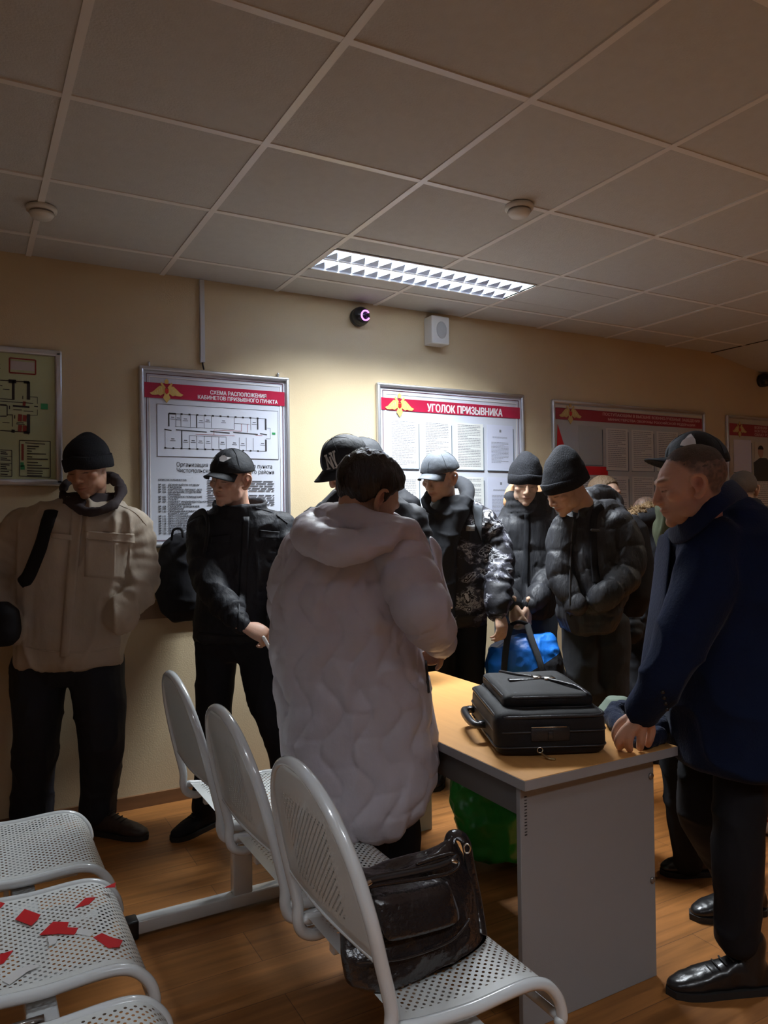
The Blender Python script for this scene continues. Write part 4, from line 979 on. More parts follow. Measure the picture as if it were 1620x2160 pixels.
def dome(par, name, fr, s, c, r, zcut, m, tilt=0, nu=40, nv=16, wob=0.0, thick=.004, seed=0, tall=None, slant=0.0):
    """hollow cap-shaped shell above zcut (head coordinates)"""
    V = []; F = []
    for j in range(nv+1):
        for i in range(nu):
            a = 2*PI*i/nu
            t = math.acos(max(-1, min(1, (zcut-slant*math.sin(a)*-1-c[2])/r[2])))*j/nv
            V.append((c[0]+r[0]*math.sin(t)*math.cos(a), c[1]+r[1]*math.sin(t)*math.sin(a), c[2]+r[2]*math.cos(t)))
    for j in range(nv):
        for i in range(nu): F.append((j*nu+i, (j+1)*nu+i, (j+1)*nu+(i+1) % nu, j*nu+(i+1) % nu))
    V = np.array(V)
    if tall is not None: 
        k = np.clip((V[:, 2]-zcut)/(c[2]+r[2]-zcut), 0, 1); V[:, 1] += tall[0]*k**1.5; V[:, 2] += tall[1]*k**2
    if wob: V = V+(wob*fbm(V*np.array([16, 16, 22])+seed, 2))[:, None]*(V-np.array(c))/np.linalg.norm(V-np.array(c), axis=1)[:, None]
    o = mk(name, xf(V, fr, s), F, m, par); sd = o.modifiers.new('t', 'SOLIDIFY'); sd.thickness = thick; sd.offset = 1
    return o
def beanie(par, fr, s, m=None, tall=(-.012, .022), seed=0):
    m = m or M_knit
    b = dome(par, 'knit_hat', fr, s, (0, -.014, .040), (.086, .104, .092), .030, m, wob=.006, seed=seed, tall=tall, slant=-.006, thick=.005)
    pts = [(.0885*math.cos(t), -.014+.1065*math.sin(t), .040-.006*math.sin(t)*-1-.012*(math.sin(t) > 2)) for t in np.linspace(0, 2*PI, 40)]
    V = []; F = []; n = 40; prof = [(0, -.024), (.004, -.022), (.006, .0), (.005, .020), (.0, .023), (-.006, .0)]
    for i in range(n):
        a = 2*PI*i/n
        for (o_, z_) in prof: V.append(((.0895+o_)*math.cos(a), -.014+(.1085+o_)*math.sin(a), .036+.010*math.sin(a)-.012*abs(math.cos(a))+z_*1.15+.0015*math.sin(5*a+seed)))
    k = len(prof)
    for i in range(n):
        for j in range(k): F.append((i*k+j, i*k+(j+1) % k, ((i+1) % n)*k+(j+1) % k, ((i+1) % n)*k+j))
    mk('folded_brim', xf(V, fr, s), F, m, b); return b
def cap(par, fr, s, m=None, bill=(.070, .072, .030), seed=0, billm=None, band=True):
    m = m or M_capb; bz = .038
    b = dome(par, 'baseball_cap', fr, s, (0, -.012, .036), (.086, .106, .092), bz, m, wob=.0035, seed=seed, slant=.0, thick=.003, tall=(.006, .004))
    V = []; F = []; nu, nv = 18, 8; hw, ln, drop = bill
    for side in (0, 1):
        for i in range(nu+1):
            u = -1+2*i/nu
            for j in range(nv+1):
                w = j/nv; y0 = -.012+.106*math.sqrt(max(0, 1-(u*hw/.086)**2)); L = ln*math.sqrt(max(0.0, 1-u**2*.93))
                V.append((u*hw*(1-.06*w), y0-.004+L*w, bz+.006-drop*(u**2)*(.35+.65*w)-.010*w-side*.0035))
    k = nv+1; off = (nu+1)*k
    for i in range(nu):
        for j in range(nv):
            a = i*k+j; F.append((a, a+k, a+k+1, a+1)); F.append((off+a, off+a+1, off+a+k+1, off+a+k))
    for i in range(nu): F.append((i*k+nv, i*k+k+nv, off+i*k+k+nv, off+i*k+nv)); F.append((i*k, off+i*k, off+i*k+k, i*k+k))
    for j in range(nv): F.append((j, j+1, off+j+1, off+j)); F.append((nu*k+j, off+nu*k+j, off+nu*k+j+1, nu*k+j+1))
    mk('visor', xf(V, fr, s), F, billm or m, b)
    mk('top_button', xf(ell((0, -.006, .133), (.008, .008, .004))[0], fr, s), ell((0, 0, 0), (1, 1, 1))[1], m, b)
    seams = []
    for a in range(6):
        t0 = a*PI/3+PI/2; pts = []
        for t in np.linspace(.08, 1.50, 10):
            kk = max(0, (.036+.092*math.cos(t)-bz)/.090)
            pts.append((.0895*math.sin(t)*math.cos(t0), -.012+.1095*math.sin(t)*math.sin(t0)+.006*kk**1.5, .036+.0955*math.cos(t)+.004*kk**2))
        v, f = tube(pts, .0011, n=2, seg=5); seams.append((xf(v, fr, s), f))
    V, F = cat_parts(seams); mk('seam', V, F, m, b)
    return b
def on_cap(fr, s, az, el, lift=.004):
    """point + tangents on the cap: az degrees from the front towards the person's left, el above the band"""
    a = math.radians(90+az); t = math.acos(max(-1, min(1, (el-.036)/.092)))
    kk = max(0, el-.038)/.090; return np.array([(.086+lift)*math.sin(t)*math.cos(a), -.012+(.106+lift)*math.sin(t)*math.sin(a)+.006*kk**1.5, .036+(.092+lift)*math.cos(t)+.004*kk**2])
def decal(par, name, fr, s, polys, az, el, w, m, lift=.0035):
    """raised badge wrapped on the cap; polys in units of w"""
    parts = []
    for pl_ in polys:
        V = []; n = len(pl_)
        for lf in (lift+.003, lift+.0055):
            for (x, y) in pl_: V.append(on_cap(fr, s, az+math.degrees(x*w/.098), el+y*w, lf))
        parts.append((xf(V, fr, s), [list(range(n))[::-1], [n+k for k in range(n)]]+[(k, (k+1) % n, n+(k+1) % n, n+k) for k in range(n)]))
    V, F = cat_parts(parts); return mk(name, V, F, m, par, smooth=False)
def hair_shell(par, fr, s, m, line, grow=.007, noise=.0022, seed=0, top=0.0, fade=.014, vox=.0035, freq=(60, 60, 25), full=None):
    v0, f0 = ell((0, -.018, .038), (.077+grow, .097+grow, .081+grow), nu=80, nv=60)
    q = v0; ln = np.interp(q[:, 1], *line)+.004*vn(q*90)
    d = np.clip((q[:, 2]-ln)/fade, -1, 1); k = np.clip(d, 0, 1)
    c = np.array([0, -.018, .038]); dr = (q-c)/np.linalg.norm(q-c, axis=1)[:, None]
    inner = c+(q-c)*(.077/(.077+grow))*.985
    P = inner+(q-inner)*k[:, None]+dr*((noise*fbm(q*np.array(freq)+seed, 3)+top*np.clip(q[:, 2]/.11, 0, 1)**2)*k)[:, None]
    keep = d > -.6; F = [f for f in f0 if all(keep[i] for i in f)]
    used = sorted({i for f in F for i in f}); mp = {a: b for b, a in enumerate(used)}
    o = mk('hair', xf(P[used], fr, s), [[mp[i] for i in f] for f in F], m, par); return o
def torso(rows):
    """rows: (y pixel, left x, right x, distance, half depth[, exponent])"""
    R_ = []
    for r in rows:
        y, xl, xr, zc, th = r[:5]; l = at(xl, y, zc); q = at(xr, y, zc); R_.append(((l+q)/2, (q-l)/2, WH*th, r[5] if len(r) > 5 else 2.4))
    return loft(R_, 36)
def limb(pts, n=6, seg=18, flat=1.0):
    """pts: (px, py, distance, radius in pixels)"""
    return tube([at(p[0], p[1], p[2]) for p in pts], [p[3]*(p[2]+DZ)/FPX for p in pts], n=n, seg=seg, flat=flat)
def axis_param(V, pts):
    """nearest position along a limb axis, metres, and distance"""
    P = np.array(crom([at(p[0], p[1], p[2]) for p in pts], 5)); best = np.full(len(V), 1e9); tt = np.zeros(len(V)); acc = 0
    for a, b in zip(P[:-1], P[1:]):
        L = np.linalg.norm(b-a)+1e-9; d = (b-a)/L; t = np.clip((V-a)@d, 0, L); dist = np.linalg.norm(V-a-t[:, None]*d, axis=1)
        m = dist < best; best[m] = dist[m]; tt[m] = acc+t[m]; acc += L
    return tt, best
def garment(name, par, m, parts, vox=.009, sm=3, fold=.006, fr=(7, 7, 4), ridge=.006, quilt=None, arms=(), armr=.09, seed=0, armq=None, zmax=None):
    V, F, N_ = fuse(parts, vox, sm)
    w = fbm(V*np.array(fr)+seed, 3); r = (1-np.abs(vn(V*np.array(fr)*1.7+seed+3)))**4
    d = fold*w+ridge*(r-.3)
    arm = np.zeros(len(V)); tt = np.zeros(len(V)); bd = np.full(len(V), 1e9)
    for a in arms:
        t, dist = axis_param(V, a); rad = armr*1.15; k = (dist < rad) & (dist < bd); tt[k] = t[k]; bd[k] = dist[k]; arm[k] = 1
    if quilt:                      # down-filled channels of height quilt[0], puff quilt[1]
        hgt, puff = quilt[:2]; za = V[:, 2]+.006*vn(V*6)
        q = np.abs(np.sin(PI*za/hgt))**.22
        if arm.any():
            ah = armq or hgt*.8; qa = np.abs(np.sin(PI*(tt+.01*vn(V*9))/ah))**.25; q = np.where(arm > 0, qa, q)
        d = d+puff*(q-.6)
    elif arm.any():                # sleeve creases run around the arm
        d = d+arm*.0045*np.sin(tt*95+3*vn(V*8))*np.clip(vn(V*5+seed)+.6, 0, 1)
    V = V+N_*d[:, None]
    if zmax is not None: V[:, 2] = np.minimum(V[:, 2], zmax)
    return mk(name, V, F, m, par)
def person(label, hd, tone=(.52, .30, .20), torso_core=None, arms=(), legs=(), hands=(), vox=.0045, s=1.0, stub=0, hair=None, hairline=None, neck=None, group=None, feet=None, ears=True, brow=(.07, .045, .03)):
    """builds the continuous body; returns (object, head frame)"""
    fr = head_frame(at(*hd[0]), *hd[1:]); P = head_parts(fr, s, ears)
    nk = neck if neck is not None else at(hd[0][0], hd[0][1]+105*3.5/hd[0][2], hd[0][2]+.03)
    nk = np.array(nk); P.append(tube([xf([(0, -.028, -.03)], fr, s)[0], (xf([(0, -.03, -.075)], fr, s)[0]+nk)/2, nk], [.056*s, .055*s, .066*s], n=5, seg=20))
    if torso_core is not None: P.append(torso_core)
    for a in arms: P.append(limb([(p[0], p[1], p[2], p[3]*.62) for p in a]))
    for l in legs: P.append(limb([(p[0], p[1], p[2], p[3]*.72) for p in l]))
    for h in hands: P += h
    V, F, N_ = fuse(P, vox, 2, .45)
    C = skin_cols(V, fr, s, tone, brow=brow, stub=stub, hair=hair, hairline=hairline)
    for h in hands:  # knuckles a little redder
        pass
    b = feet if feet is not None else (at(hd[0][0], 1700, hd[0][2])*np.array([1, 1, 0]))
    o = mk('person', V, F, M_skin, None, b, col=C); tag(o, label, 'person', group)
    return o, fr
def shrink(rows, k=.82):
    return [((r[0]), (r[1]+r[2])/2-(r[2]-r[1])/2*k, (r[1]+r[2])/2+(r[2]-r[1])/2*k, r[3], r[4]*k) for r in rows[1:]]
def trousers(par, m, legs, hip=None, seed=0, ridge=.008, vox=.010):
    P = [limb(l) for l in legs]
    if hip: P.append(torso(hip))
    return garment('trousers', par, m, P, vox, 3, .006, (7, 7, 5), ridge, seed=seed)
def collar(c, r, h, t, fr_axes=None, tilt=0):
    """standing ring of cloth"""
    a, b = fr_axes if fr_axes else (RH, WH); out = []
    for k in range(3):
        pts = [np.array(c)+a*r[0]*math.cos(x)+b*r[1]*math.sin(x)+ZZ*(h*k/2+tilt*math.sin(x)) for x in np.linspace(0, 2*PI, 25)]
        out.append(tube(pts, t, n=1, seg=8, caps=False))
    return out

# =========================== man in a khaki jacket, far left
A1 = [(274, 1106, 3.32, 42), (294, 1180, 3.34, 40), (292, 1250, 3.28, 36), (254, 1300, 3.20, 34)]
A1b = [(48, 1115, 3.32, 46), (8, 1190, 3.34, 46), (-2, 1270, 3.25, 40), (40, 1325, 3.20, 32)]
T1 = [(1052, 128, 236, 3.34, .08), (1070, 66, 276, 3.33, .12), (1100, 42, 298, 3.32, .14), (1180, 40, 290, 3.32, .15), (1280, 42, 274, 3.31, .16), (1345, 36, 268, 3.31, .165), (1388, 38, 258, 3.31, .155), (1398, 42, 252, 3.31, .14)]
L1 = [[(88, 1400, 3.33, 60), (78, 1540, 3.32, 48), (70, 1640, 3.38, 42), (66, 1712, 3.40, 42)], [(200, 1400, 3.33, 60), (212, 1540, 3.32, 50), (212, 1630, 3.36, 42), (205, 1705, 3.38, 38)]]
P1, fr = person('young man in a khaki jacket and black knit hat at the far left', ((186, 990, 3.28), -6, 16, 5), (.46, .25, .16), torso(shrink(T1)), [A1, A1b], L1,
                [hand_parts(at(230, 1310, 3.28), ZZ*-1+RH*-.3, -WH, 1, (.3, .4, .3)), hand_parts(at(62, 1340, 3.28), ZZ*-1+RH*.3, -WH, -1, (.3, .4, .3))], feet=at(140, 1735, 3.35)*[1, 1, 0], ears=False, neck=at(190, 1062, 3.36), s=1.02)
beanie(P1, fr, 1.05, tall=(-.006, .010))
jk = garment('jacket', P1, M_khaki, [torso(T1), limb(A1), limb(A1b)],
             .008, 3, .008, (7, 7, 1.8), .020, arms=(A1, A1b), seed=2)
# zip placket, flap pockets, hem band
def onfront(px, py, zc): return at(px, py, zc)
def panel_on(par, obj, name, quad, m, off=.004, th=.006, nu=10, nv=10):
    """cloth patch laid on a garment by dropping points along the view axis on to its surface"""
    dg = bpy.context.evaluated_depsgraph_get(); me = obj.data; from mathutils.bvhtree import BVHTree
    bvh = obj.get('_bvh_') if False else BVHTree.FromPolygons([v.co[:] for v in me.vertices], [p.vertices[:] for p in me.polygons])
    base = np.array(obj['base_point']); org = np.array([0, 0, CAMZ])-base; V = []; F = []
    for i in range(nu+1):
        for j in range(nv+1):
            u, w = i/nu, j/nv
            px = (1-u)*(1-w)*quad[0][0]+u*(1-w)*quad[1][0]+u*w*quad[2][0]+(1-u)*w*quad[3][0]; py = (1-u)*(1-w)*quad[0][1]+u*(1-w)*quad[1][1]+u*w*quad[2][1]+(1-u)*w*quad[3][1]
            d = Wd+Rt*((px-810)/FPX)-Up*((py-1080)/FPX); d = d/np.linalg.norm(d)
            hit = bvh.ray_cast(Vector(org), Vector(d))
            if hit[0] is None: return None
            V.append(np.array(hit[0])-d*off+base)
    V = np.array(V).reshape(nu+1, nv+1, 3)
    for _ in range(3):
        V[1:-1, 1:-1] = .5*V[1:-1, 1:-1]+.125*(V[:-2, 1:-1]+V[2:, 1:-1]+V[1:-1, :-2]+V[1:-1, 2:])
    V = V.reshape(-1, 3)
    for i in range(nu):
        for j in range(nv): F.append((i*(nv+1)+j, i*(nv+1)+j+1, (i+1)*(nv+1)+j+1, (i+1)*(nv+1)+j))
    o = mk(name, V, F, m, par); sd = o.modifiers.new('s', 'SOLIDIFY'); sd.thickness = th; sd.offset = 0
    return o
def line_on(par, obj, name, pts, r, m, off=.001, flat=.6, n=4):
    from mathutils.bvhtree import BVHTree
    me = obj.data; bvh = BVHTree.FromPolygons([v.co[:] for v in me.vertices], [p.vertices[:] for p in me.polygons])
    base = np.array(obj['base_point']); org = np.array([0, 0, CAMZ])-base; Q = []
    C = crom([(p[0], p[1], 0) for p in pts], n*2)
    for p in C:
        d = Wd+Rt*((p[0]-810)/FPX)-Up*((p[1]-1080)/FPX); d = d/np.linalg.norm(d); hit = bvh.ray_cast(Vector(org), Vector(d))
        if hit[0] is not None: Q.append(np.array(hit[0])-d*off+base)
    if len(Q) < 3: return None
    Q = np.array(Q)
    for _ in range(2): Q[1:-1] = .5*Q[1:-1]+.25*(Q[:-2]+Q[2:])
    v, f = tube(list(Q), r, n=1, seg=8, flat=flat, up=WH); return mk(name, v, f, m, par)
panel_on(jk, jk, 'pocket_flap', [(177, 1120), (283, 1127), (284, 1146), (178, 1136)], M_khaki, .006)
panel_on(jk, jk, 'pocket_flap', [(108, 1124), (152, 1128), (152, 1140), (108, 1134)], M_khaki, .006)
panel_on(jk, jk, 'chest_pocket', [(182, 1136), (272, 1144), (262, 1224), (178, 1216)], M_khaki, .003, .004)
panel_on(jk, jk, 'zip_placket', [(152, 1072), (176, 1072), (146, 1385), (126, 1385)], M_khaki, .003, .005, 4, 24)
line_on(jk, jk, 'hem_seam', [(44, 1362), (110, 1374), (190, 1376), (254, 1362)], .003, M_khaki)
line_on(jk, jk, 'shoulder_seam', [(252, 1066), (285, 1082), (308, 1108)], .003, M_khaki)
hd_ = garment('hood', P1, M_brown, [tube([at(132, 1046, 3.30), at(150, 1066, 3.23), at(190, 1080, 3.19), at(232, 1070, 3.21), at(254, 1044, 3.30), at(250, 1018, 3.38), at(228, 1008, 3.45), at(190, 1010, 3.47), at(150, 1014, 3.44), at(134, 1028, 3.37), at(132, 1040, 3.30)],
             [.015, .015, .014, .017, .024, .026, .024, .022, .020, .017, .015], n=5), torso([(1040, 150, 238, 3.34, .075), (1070, 128, 250, 3.34, .125)])], .008, 3, .006, (9, 9, 9), .008, seed=4)
trousers(P1, M_jeans, L1, [(1370, 48, 250, 3.33, .12), (1400, 40, 255, 3.33, .13), (1440, 46, 250, 3.33, .10)], 3)
shoe(P1, at(66, 1728, 3.42), -20, m=M_boot); shoe(P1, at(222, 1722, 3.36), 72, m=M_boot, L=.30)
# bag strap over his shoulder and the bag at his hip
e = empty('shoulder_bag', at(12, 1500, 3.2)*[1, 1, 0], 'black shoulder bag with a broad strap worn by the man in khaki', 'bag')
line_on(e, jk, 'strap', [(108, 1078), (105, 1088), (100, 1102), (90, 1140), (75, 1180), (60, 1215), (46, 1232)], .030, M_trou, .006, .25, 5)
crumple([(at(-5, y, 3.08), RH*w, WH*t, 2.6) for y, w, t in ((1270, .04, .03), (1290, .075, .05), (1330, .085, .06), (1350, .08, .06), (1362, .06, .04))], .008, .005, 9, 'bag_body', M_trou, e)

# =========================== man in a black denim jacket with backpack
A2 = [(430, 1122, 3.46, 34), (432, 1190, 3.38, 35), (455, 1250, 3.28, 31), (500, 1305, 3.16, 24), (512, 1318, 3.14, 21)]
A2b = [(592, 1112, 3.46, 32), (604, 1180, 3.42, 32), (596, 1250, 3.36, 29), (585, 1310, 3.26, 25)]
T2 = [(1070, 462, 545, 3.46, .08), (1084, 425, 590, 3.46, .11), (1110, 410, 602, 3.46, .125), (1180, 418, 600, 3.45, .13), (1260, 416, 592, 3.44, .14), (1330, 410, 588, 3.44, .14), (1350, 414, 584, 3.44, .13)]
L2 = [[(460, 1350, 3.46, 48), (452, 1470, 3.44, 38), (446, 1570, 3.42, 30), (430, 1700, 3.40, 26)], [(548, 1350, 3.46, 50), (563, 1470, 3.36, 40), (588, 1560, 3.30, 33), (612, 1690, 3.34, 27)]]
P2, fr = person('man in black denim and a black cap with a white mark, gripping a pen', ((487, 1012, 3.40), -26, 8, -7), (.55, .33, .24), torso(shrink(T2)), [A2, A2b], L2,
                [hand_parts(at(516, 1322, 3.13), RH*.85-ZZ*.35-WH*.1, ZZ*.6-WH*.6, -1, (.9, 1.1, .6), thumb=(.3, .8))], feet=at(500, 1720, 3.4)*[1, 1, 0], neck=at(505, 1082, 3.46), s=.99)
cp_ = cap(P2, fr, 1.04, M_capb, seed=3)
decal(cp_, 'white_mark', fr, 1.04, [[(-1, .05), (-.75, .3), (-.2, .34), (.3, .18), (1, .12), (.4, -.1), (-.1, -.3), (-.7, -.25)]], 20, .092, .034, mat('white_embroidery', (.7, .7, .72), .5))
jk = garment('jacket', P2, M_denim, [torso(T2), limb(A2), limb(A2b)]+collar(at(505, 1084, 3.44), (.115, .085), .045, .014, tilt=.02), .008, 3, .006, (7, 7, 5), .010, arms=(A2, A2b), seed=12)
for q in ([(445, 1132), (485, 1128), (485, 1142), (445, 1146)], [(548, 1118), (590, 1122), (588, 1136), (548, 1134)]): panel_on(jk, jk, 'pocket_flap', q, M_denim, .007)
panel_on(jk, jk, 'button_placket', [(512, 1090), (526, 1090), (516, 1335), (500, 1335)], M_denim, .003, .005, 4, 24)
line_on(jk, jk, 'shoulder_seam', [(540, 1072), (575, 1082), (606, 1104)], .003, M_denim); line_on(jk, jk, 'belt_line', [(420, 1336), (500, 1342), (580, 1336)], .006, M_trou)
trousers(P2, M_trou, L2, [(1325, 420, 580, 3.45, .12), (1355, 412, 592, 3.45, .125), (1390, 425, 585, 3.45, .09)], 5)
shoe(P2, at(436, 1722, 3.42), -35, m=M_trou, L=.27); shoe(P2, at(616, 1712, 3.36), 20, L=.27)
e = tag(empty('pen', at(570, 1365, 3.08), 'short white pen held by the man in black denim', 'pen'), None)
mk('barrel', *tube([at(556, 1345, 3.08), at(572, 1373, 3.08)], .0075, n=1, seg=12), M_white, e)
e = empty('backpack', at(375, 1700, 3.66)*[1, 1, 0], 'black backpack hanging behind the man in black denim', 'backpack')
crumple([(at(x, y, 3.66), RH*w, WH*t, 2.5) for x, y, w, t in ((392, 1128, .05, .03), (382, 1150, .09, .07), (376, 1190, .105, .09), (378, 1240, .11, .10), (385, 1285, .10, .09), (392, 1308, .06, .05))], .009, .007, 8, 'bag_body', M_trou, e)
mk('shoulder_strap', *tube([at(396, 1150, 3.6), at(398, 1105, 3.55), at(415, 1085, 3.44), at(432, 1082, 3.34), at(438, 1120, 3.30), at(425, 1200, 3.34)], .016, n=6, flat=.4), M_trou, e)
mk('top_loop', *tube([at(362, 1138, 3.6), at(366, 1118, 3.6), at(382, 1116, 3.6), at(386, 1132, 3.6)], .006, n=4), M_trou, e)

# =========================== man in a dark cap with white letters, behind the parka
DZ = 0.20
A3 = [(668, 1105, 3.20, 36), (655, 1180, 3.18, 34), (680, 1260, 3.06, 28), (760, 1290, 2.95, 23)]
A3b = [(868, 1100, 3.26, 38), (885, 1180, 3.2, 34), (850, 1260, 3.06, 28), (790, 1290, 2.98, 23)]
T3 = [(1035, 705, 815, 3.24, .09), (1062, 668, 868, 3.24, .12), (1100, 652, 890, 3.24, .14), (1200, 655, 885, 3.24, .15), (1320, 660, 880, 3.24, .15), (1400, 665, 872, 3.24, .15)]
L3 = [[(712, 1390, 3.26, 52), (712, 1540, 3.26, 42), (712, 1735, 3.28, 32)], [(820, 1390, 3.26, 52), (820, 1540, 3.26, 42), (822, 1735, 3.28, 32)]]
P3, fr = person('man in a black cap with white interlocked letters behind the grey parka', ((730, 984, 3.14), -56, 36, -6), (.50, .29, .20), torso(shrink(T3)), [A3, A3b], L3,
                [hand_parts(at(766, 1292, 2.94), RH*.7-WH*.5, ZZ, 1, (.4, .5, .4)), hand_parts(at(786, 1292, 2.98), RH*-.7-WH*.5, ZZ, -1, (.4, .5, .4))], feet=at(765, 1735, 3.28)*[1, 1, 0], neck=at(752, 1055, 3.22), s=1.0)
cp_ = cap(P3, fr, 1.06, M_capb, seed=5, bill=(.070, .070, .036))
NY = [[(-1, .9), (-.72, .9), (-.15, -.35), (-.15, .6), (.1, .6), (.1, -.9), (-.12, -.9), (-.72, .4), (-.72, -.8), (-1, -.8)],
      [(.0, .95), (.28, .95), (.48, .25), (.72, .95), (1.0, .95), (.62, -.1), (.62, -.95), (.36, -.95), (.36, -.1)],
      [(-1.15, .9), (-1.15, .72), (-.55, .72), (-.55, .9)], [(-1.2, -.62), (-1.2, -.8), (-.55, -.8), (-.55, -.62)], [(-.1, .98), (-.1, .8), (.42, .8), (.42, .98)], [(.62, .98), (.62, .8), (1.12, .8), (1.12, .98)], [(.2, -.78), (.2, -.96), (.8, -.96), (.8, -.78)]]
decal(cp_, 'white_letters', fr, 1.06, NY, 34, .072, .029, mat('grey_embroidery', (.42, .42, .40), .6), .0030)
jk = garment('coat', P3, M_coat, [torso(T3), limb(A3), limb(A3b)]+collar(at(760, 1066, 3.24), (.115, .10), .045, .018, tilt=.01), .009, 3, .009, (8, 8, 6), .012, arms=(A3, A3b), seed=22)
trousers(P3, M_trou, L3, None, 8); shoe(P3, at(712, 1742, 3.28), 5); shoe(P3, at(822, 1742, 3.28), 15)

# =========================== man in a plain black cap, mostly hidden
DZ = 0.22
T4 = [(1030, 770, 850, 3.62, .08), (1055, 735, 885, 3.62, .11), (1120, 722, 900, 3.62, .13), (1260, 728, 895, 3.62, .14), (1370, 732, 885, 3.62, .13)]
L4 = [[(770, 1360, 3.62, 45), (768, 1500, 3.6, 36), (766, 1685, 3.62, 28)], [(850, 1360, 3.62, 45), (852, 1500, 3.6, 36), (852, 1685, 3.62, 28)]]
P4, fr = person('man in a plain black cap just right of the lettered cap', ((766, 982, 3.56), 120, 18, 0), (.50, .30, .20), torso(shrink(T4)), [], L4, feet=at(810, 1690, 3.62)*[1, 1, 0], neck=at(790, 1050, 3.6), vox=.006, s=1.0)
cap(P4, fr, 1.05, M_capb, seed=8); garment('coat', P4, M_coat, [torso(T4)], .011, 3, .009, (8, 8, 6), .01, seed=31)
trousers(P4, M_trou, L4, None, 9); shoe(P4, at(766, 1690, 3.62), 10); shoe(P4, at(852, 1690, 3.62), 0)

# =========================== person in the long lilac-grey quilted parka
DZ = 0.10
A5 = [(838, 1150, 2.16, 58), (868, 1225, 2.10, 62), (898, 1300, 2.06, 58), (922, 1340, 2.12, 38), (930, 1358, 2.22, 27)]
A5b = [(648, 1165, 2.36, 52), (618, 1260, 2.42, 52), (640, 1340, 2.52, 44), (700, 1370, 2.62, 28)]
T5 = [(1088, 705, 830, 2.30, .10), (1106, 668, 858, 2.30, .14), (1130, 640, 880, 2.30, .17), (1180, 612, 888, 2.30, .19), (1260, 588, 876, 2.30, .20), (1350, 578, 886, 2.30, .21), (1450, 588, 905, 2.29, .22), (1550, 600, 916, 2.28, .22), (1640, 606, 914, 2.27, .21), (1680, 625, 900, 2.26, .20), (1718, 665, 872, 2.26, .18), (1730, 690, 850, 2.26, .15)]
L5 = [[(766, 1690, 2.30, 48), (776, 1800, 2.30, 44), (782, 2010, 2.32, 30)], [(842, 1680, 2.34, 44), (848, 1790, 2.35, 40), (852, 1995, 2.38, 30)]]
P5, fr = person('person in a long lilac-grey quilted parka with short black hair, seen from behind', ((776, 1052, 2.20), 122, 32, 4), (.55, .33, .22), torso(shrink(T5, .8)), [A5, A5b], L5,
                [hand_parts(at(928, 1358, 2.20), WH*.8+RH*.1-ZZ*.4, RH*.6+ZZ*.3-WH*.2, 1, (.9, 1.1, .6), s=.85), hand_parts(at(706, 1372, 2.64), RH*.8-ZZ*.3, WH, 1, (.7, .9, .5))], feet=at(795, 2005, 2.36)*[1, 1, 0], neck=at(758, 1120, 2.30), s=.98, ears=True)
hair_shell(P5, fr, 1.0, M_hairb, ([-.13, -.07, -.03, .0, .012, .03, .05, .09], [-.11, -.10, -.04, .015, -.02, .035, .06, .08]), .014, .0045, 3, .012)
V, F, N_ = fuse([torso(T5), limb(A5), limb(A5b)], .007, 3)
t, dist = axis_param(V, A5); arm = dist < .125; t2, dist2 = axis_param(V, A5b); arm2 = (dist2 < .12) & ~arm
side = (V-at(750, 1400, 2.3))@RH; ang = np.arctan2((V-at(750, 1400, 2.3))@WH, side); uu = ang*.24; zz_ = V[:, 2]
ph = uu/.088+.36*np.sin(2*PI*zz_/.22); q = np.abs(np.sin(PI*ph))**.45; q2 = np.abs(np.sin(PI*(zz_/.15+.5*np.floor(ph)+.12*vn(V*7))))**.4
d = .014*(q*.75+.6*q2-.7)
qa = np.abs(np.sin(PI*(t+.02*vn(V*8))/.085))**.6
d = np.where(arm, .011*(qa-.6), d); d = d+.010*fbm(V*np.array([5, 5, 3])+40, 3)+.006*((1-np.abs(vn(V*np.array([14, 14, 9])+2)))**4-.2)
V = V+N_*d[:, None]; ck = mk('parka', V, F, M_parka, P5)
hv = [tube([at(846, 1108, 2.10), at(800, 1140, 2.05), at(740, 1158, 2.04), at(675, 1148, 2.10), at(648, 1120, 2.22), at(672, 1094, 2.36), at(740, 1088, 2.42)], [.030, .052, .062, .062, .052, .045, .035], n=6, flat=.8, up=ZZ),
      tube([at(690, 1082, 2.30), at(735, 1092, 2.16), at(790, 1108, 2.10), at(850, 1120, 2.10), at(886, 1150, 2.14), at(905, 1200, 2.18)], [.035, .045, .045, .040, .030, .018], n=6),
      torso([(1072, 692, 805, 2.30, .10), (1082, 690, 815, 2.28, .11), (1106, 660, 858, 2.26, .15), (1135, 665, 850, 2.26, .15)])]
V, F, N_ = fuse(hv, .008, 3); V = V+N_*(.008*fbm(V*np.array([8, 8, 11])+3, 3)+.009*((1-np.abs(vn(V*np.array([10, 10, 18])+2)))**4-.2))[:, None]; mk('hood', V, F, M_parka, P5)
# open front edge seen beyond the arm
fl = [(at(892, 1118, 2.30), at(924, 1160, 2.34)), (at(905, 1160, 2.26), at(926, 1172, 2.34)), (at(918, 1210, 2.24), at(918, 1195, 2.36)), (at(932, 1255, 2.22), at(930, 1240, 2.36)), (at(946, 1288, 2.2), at(950, 1292, 2.34))]
V = np.array([p for a in fl for p in a]); o = mk('front_flap', V, [(2*k, 2*k+1, 2*k+3, 2*k+2) for k in range(len(fl)-1)], M_parka, P5); sd = o.modifiers.new('s', 'SOLIDIFY'); sd.thickness = .022; sd = o.modifiers.new('b', 'SUBSURF'); sd.levels = 2; sd.render_levels = 2
line_on(ck, ck, 'pocket_zip', [(897, 1395), (900, 1425), (903, 1460)], .006, M_zip, .002)
trousers(P5, M_trou, L5, None, 11); shoe(P5, at(782, 2015, 2.34), 150, m=M_boot, L=.25); shoe(P5, at(852, 1998, 2.40), 150, m=M_boot, L=.25)

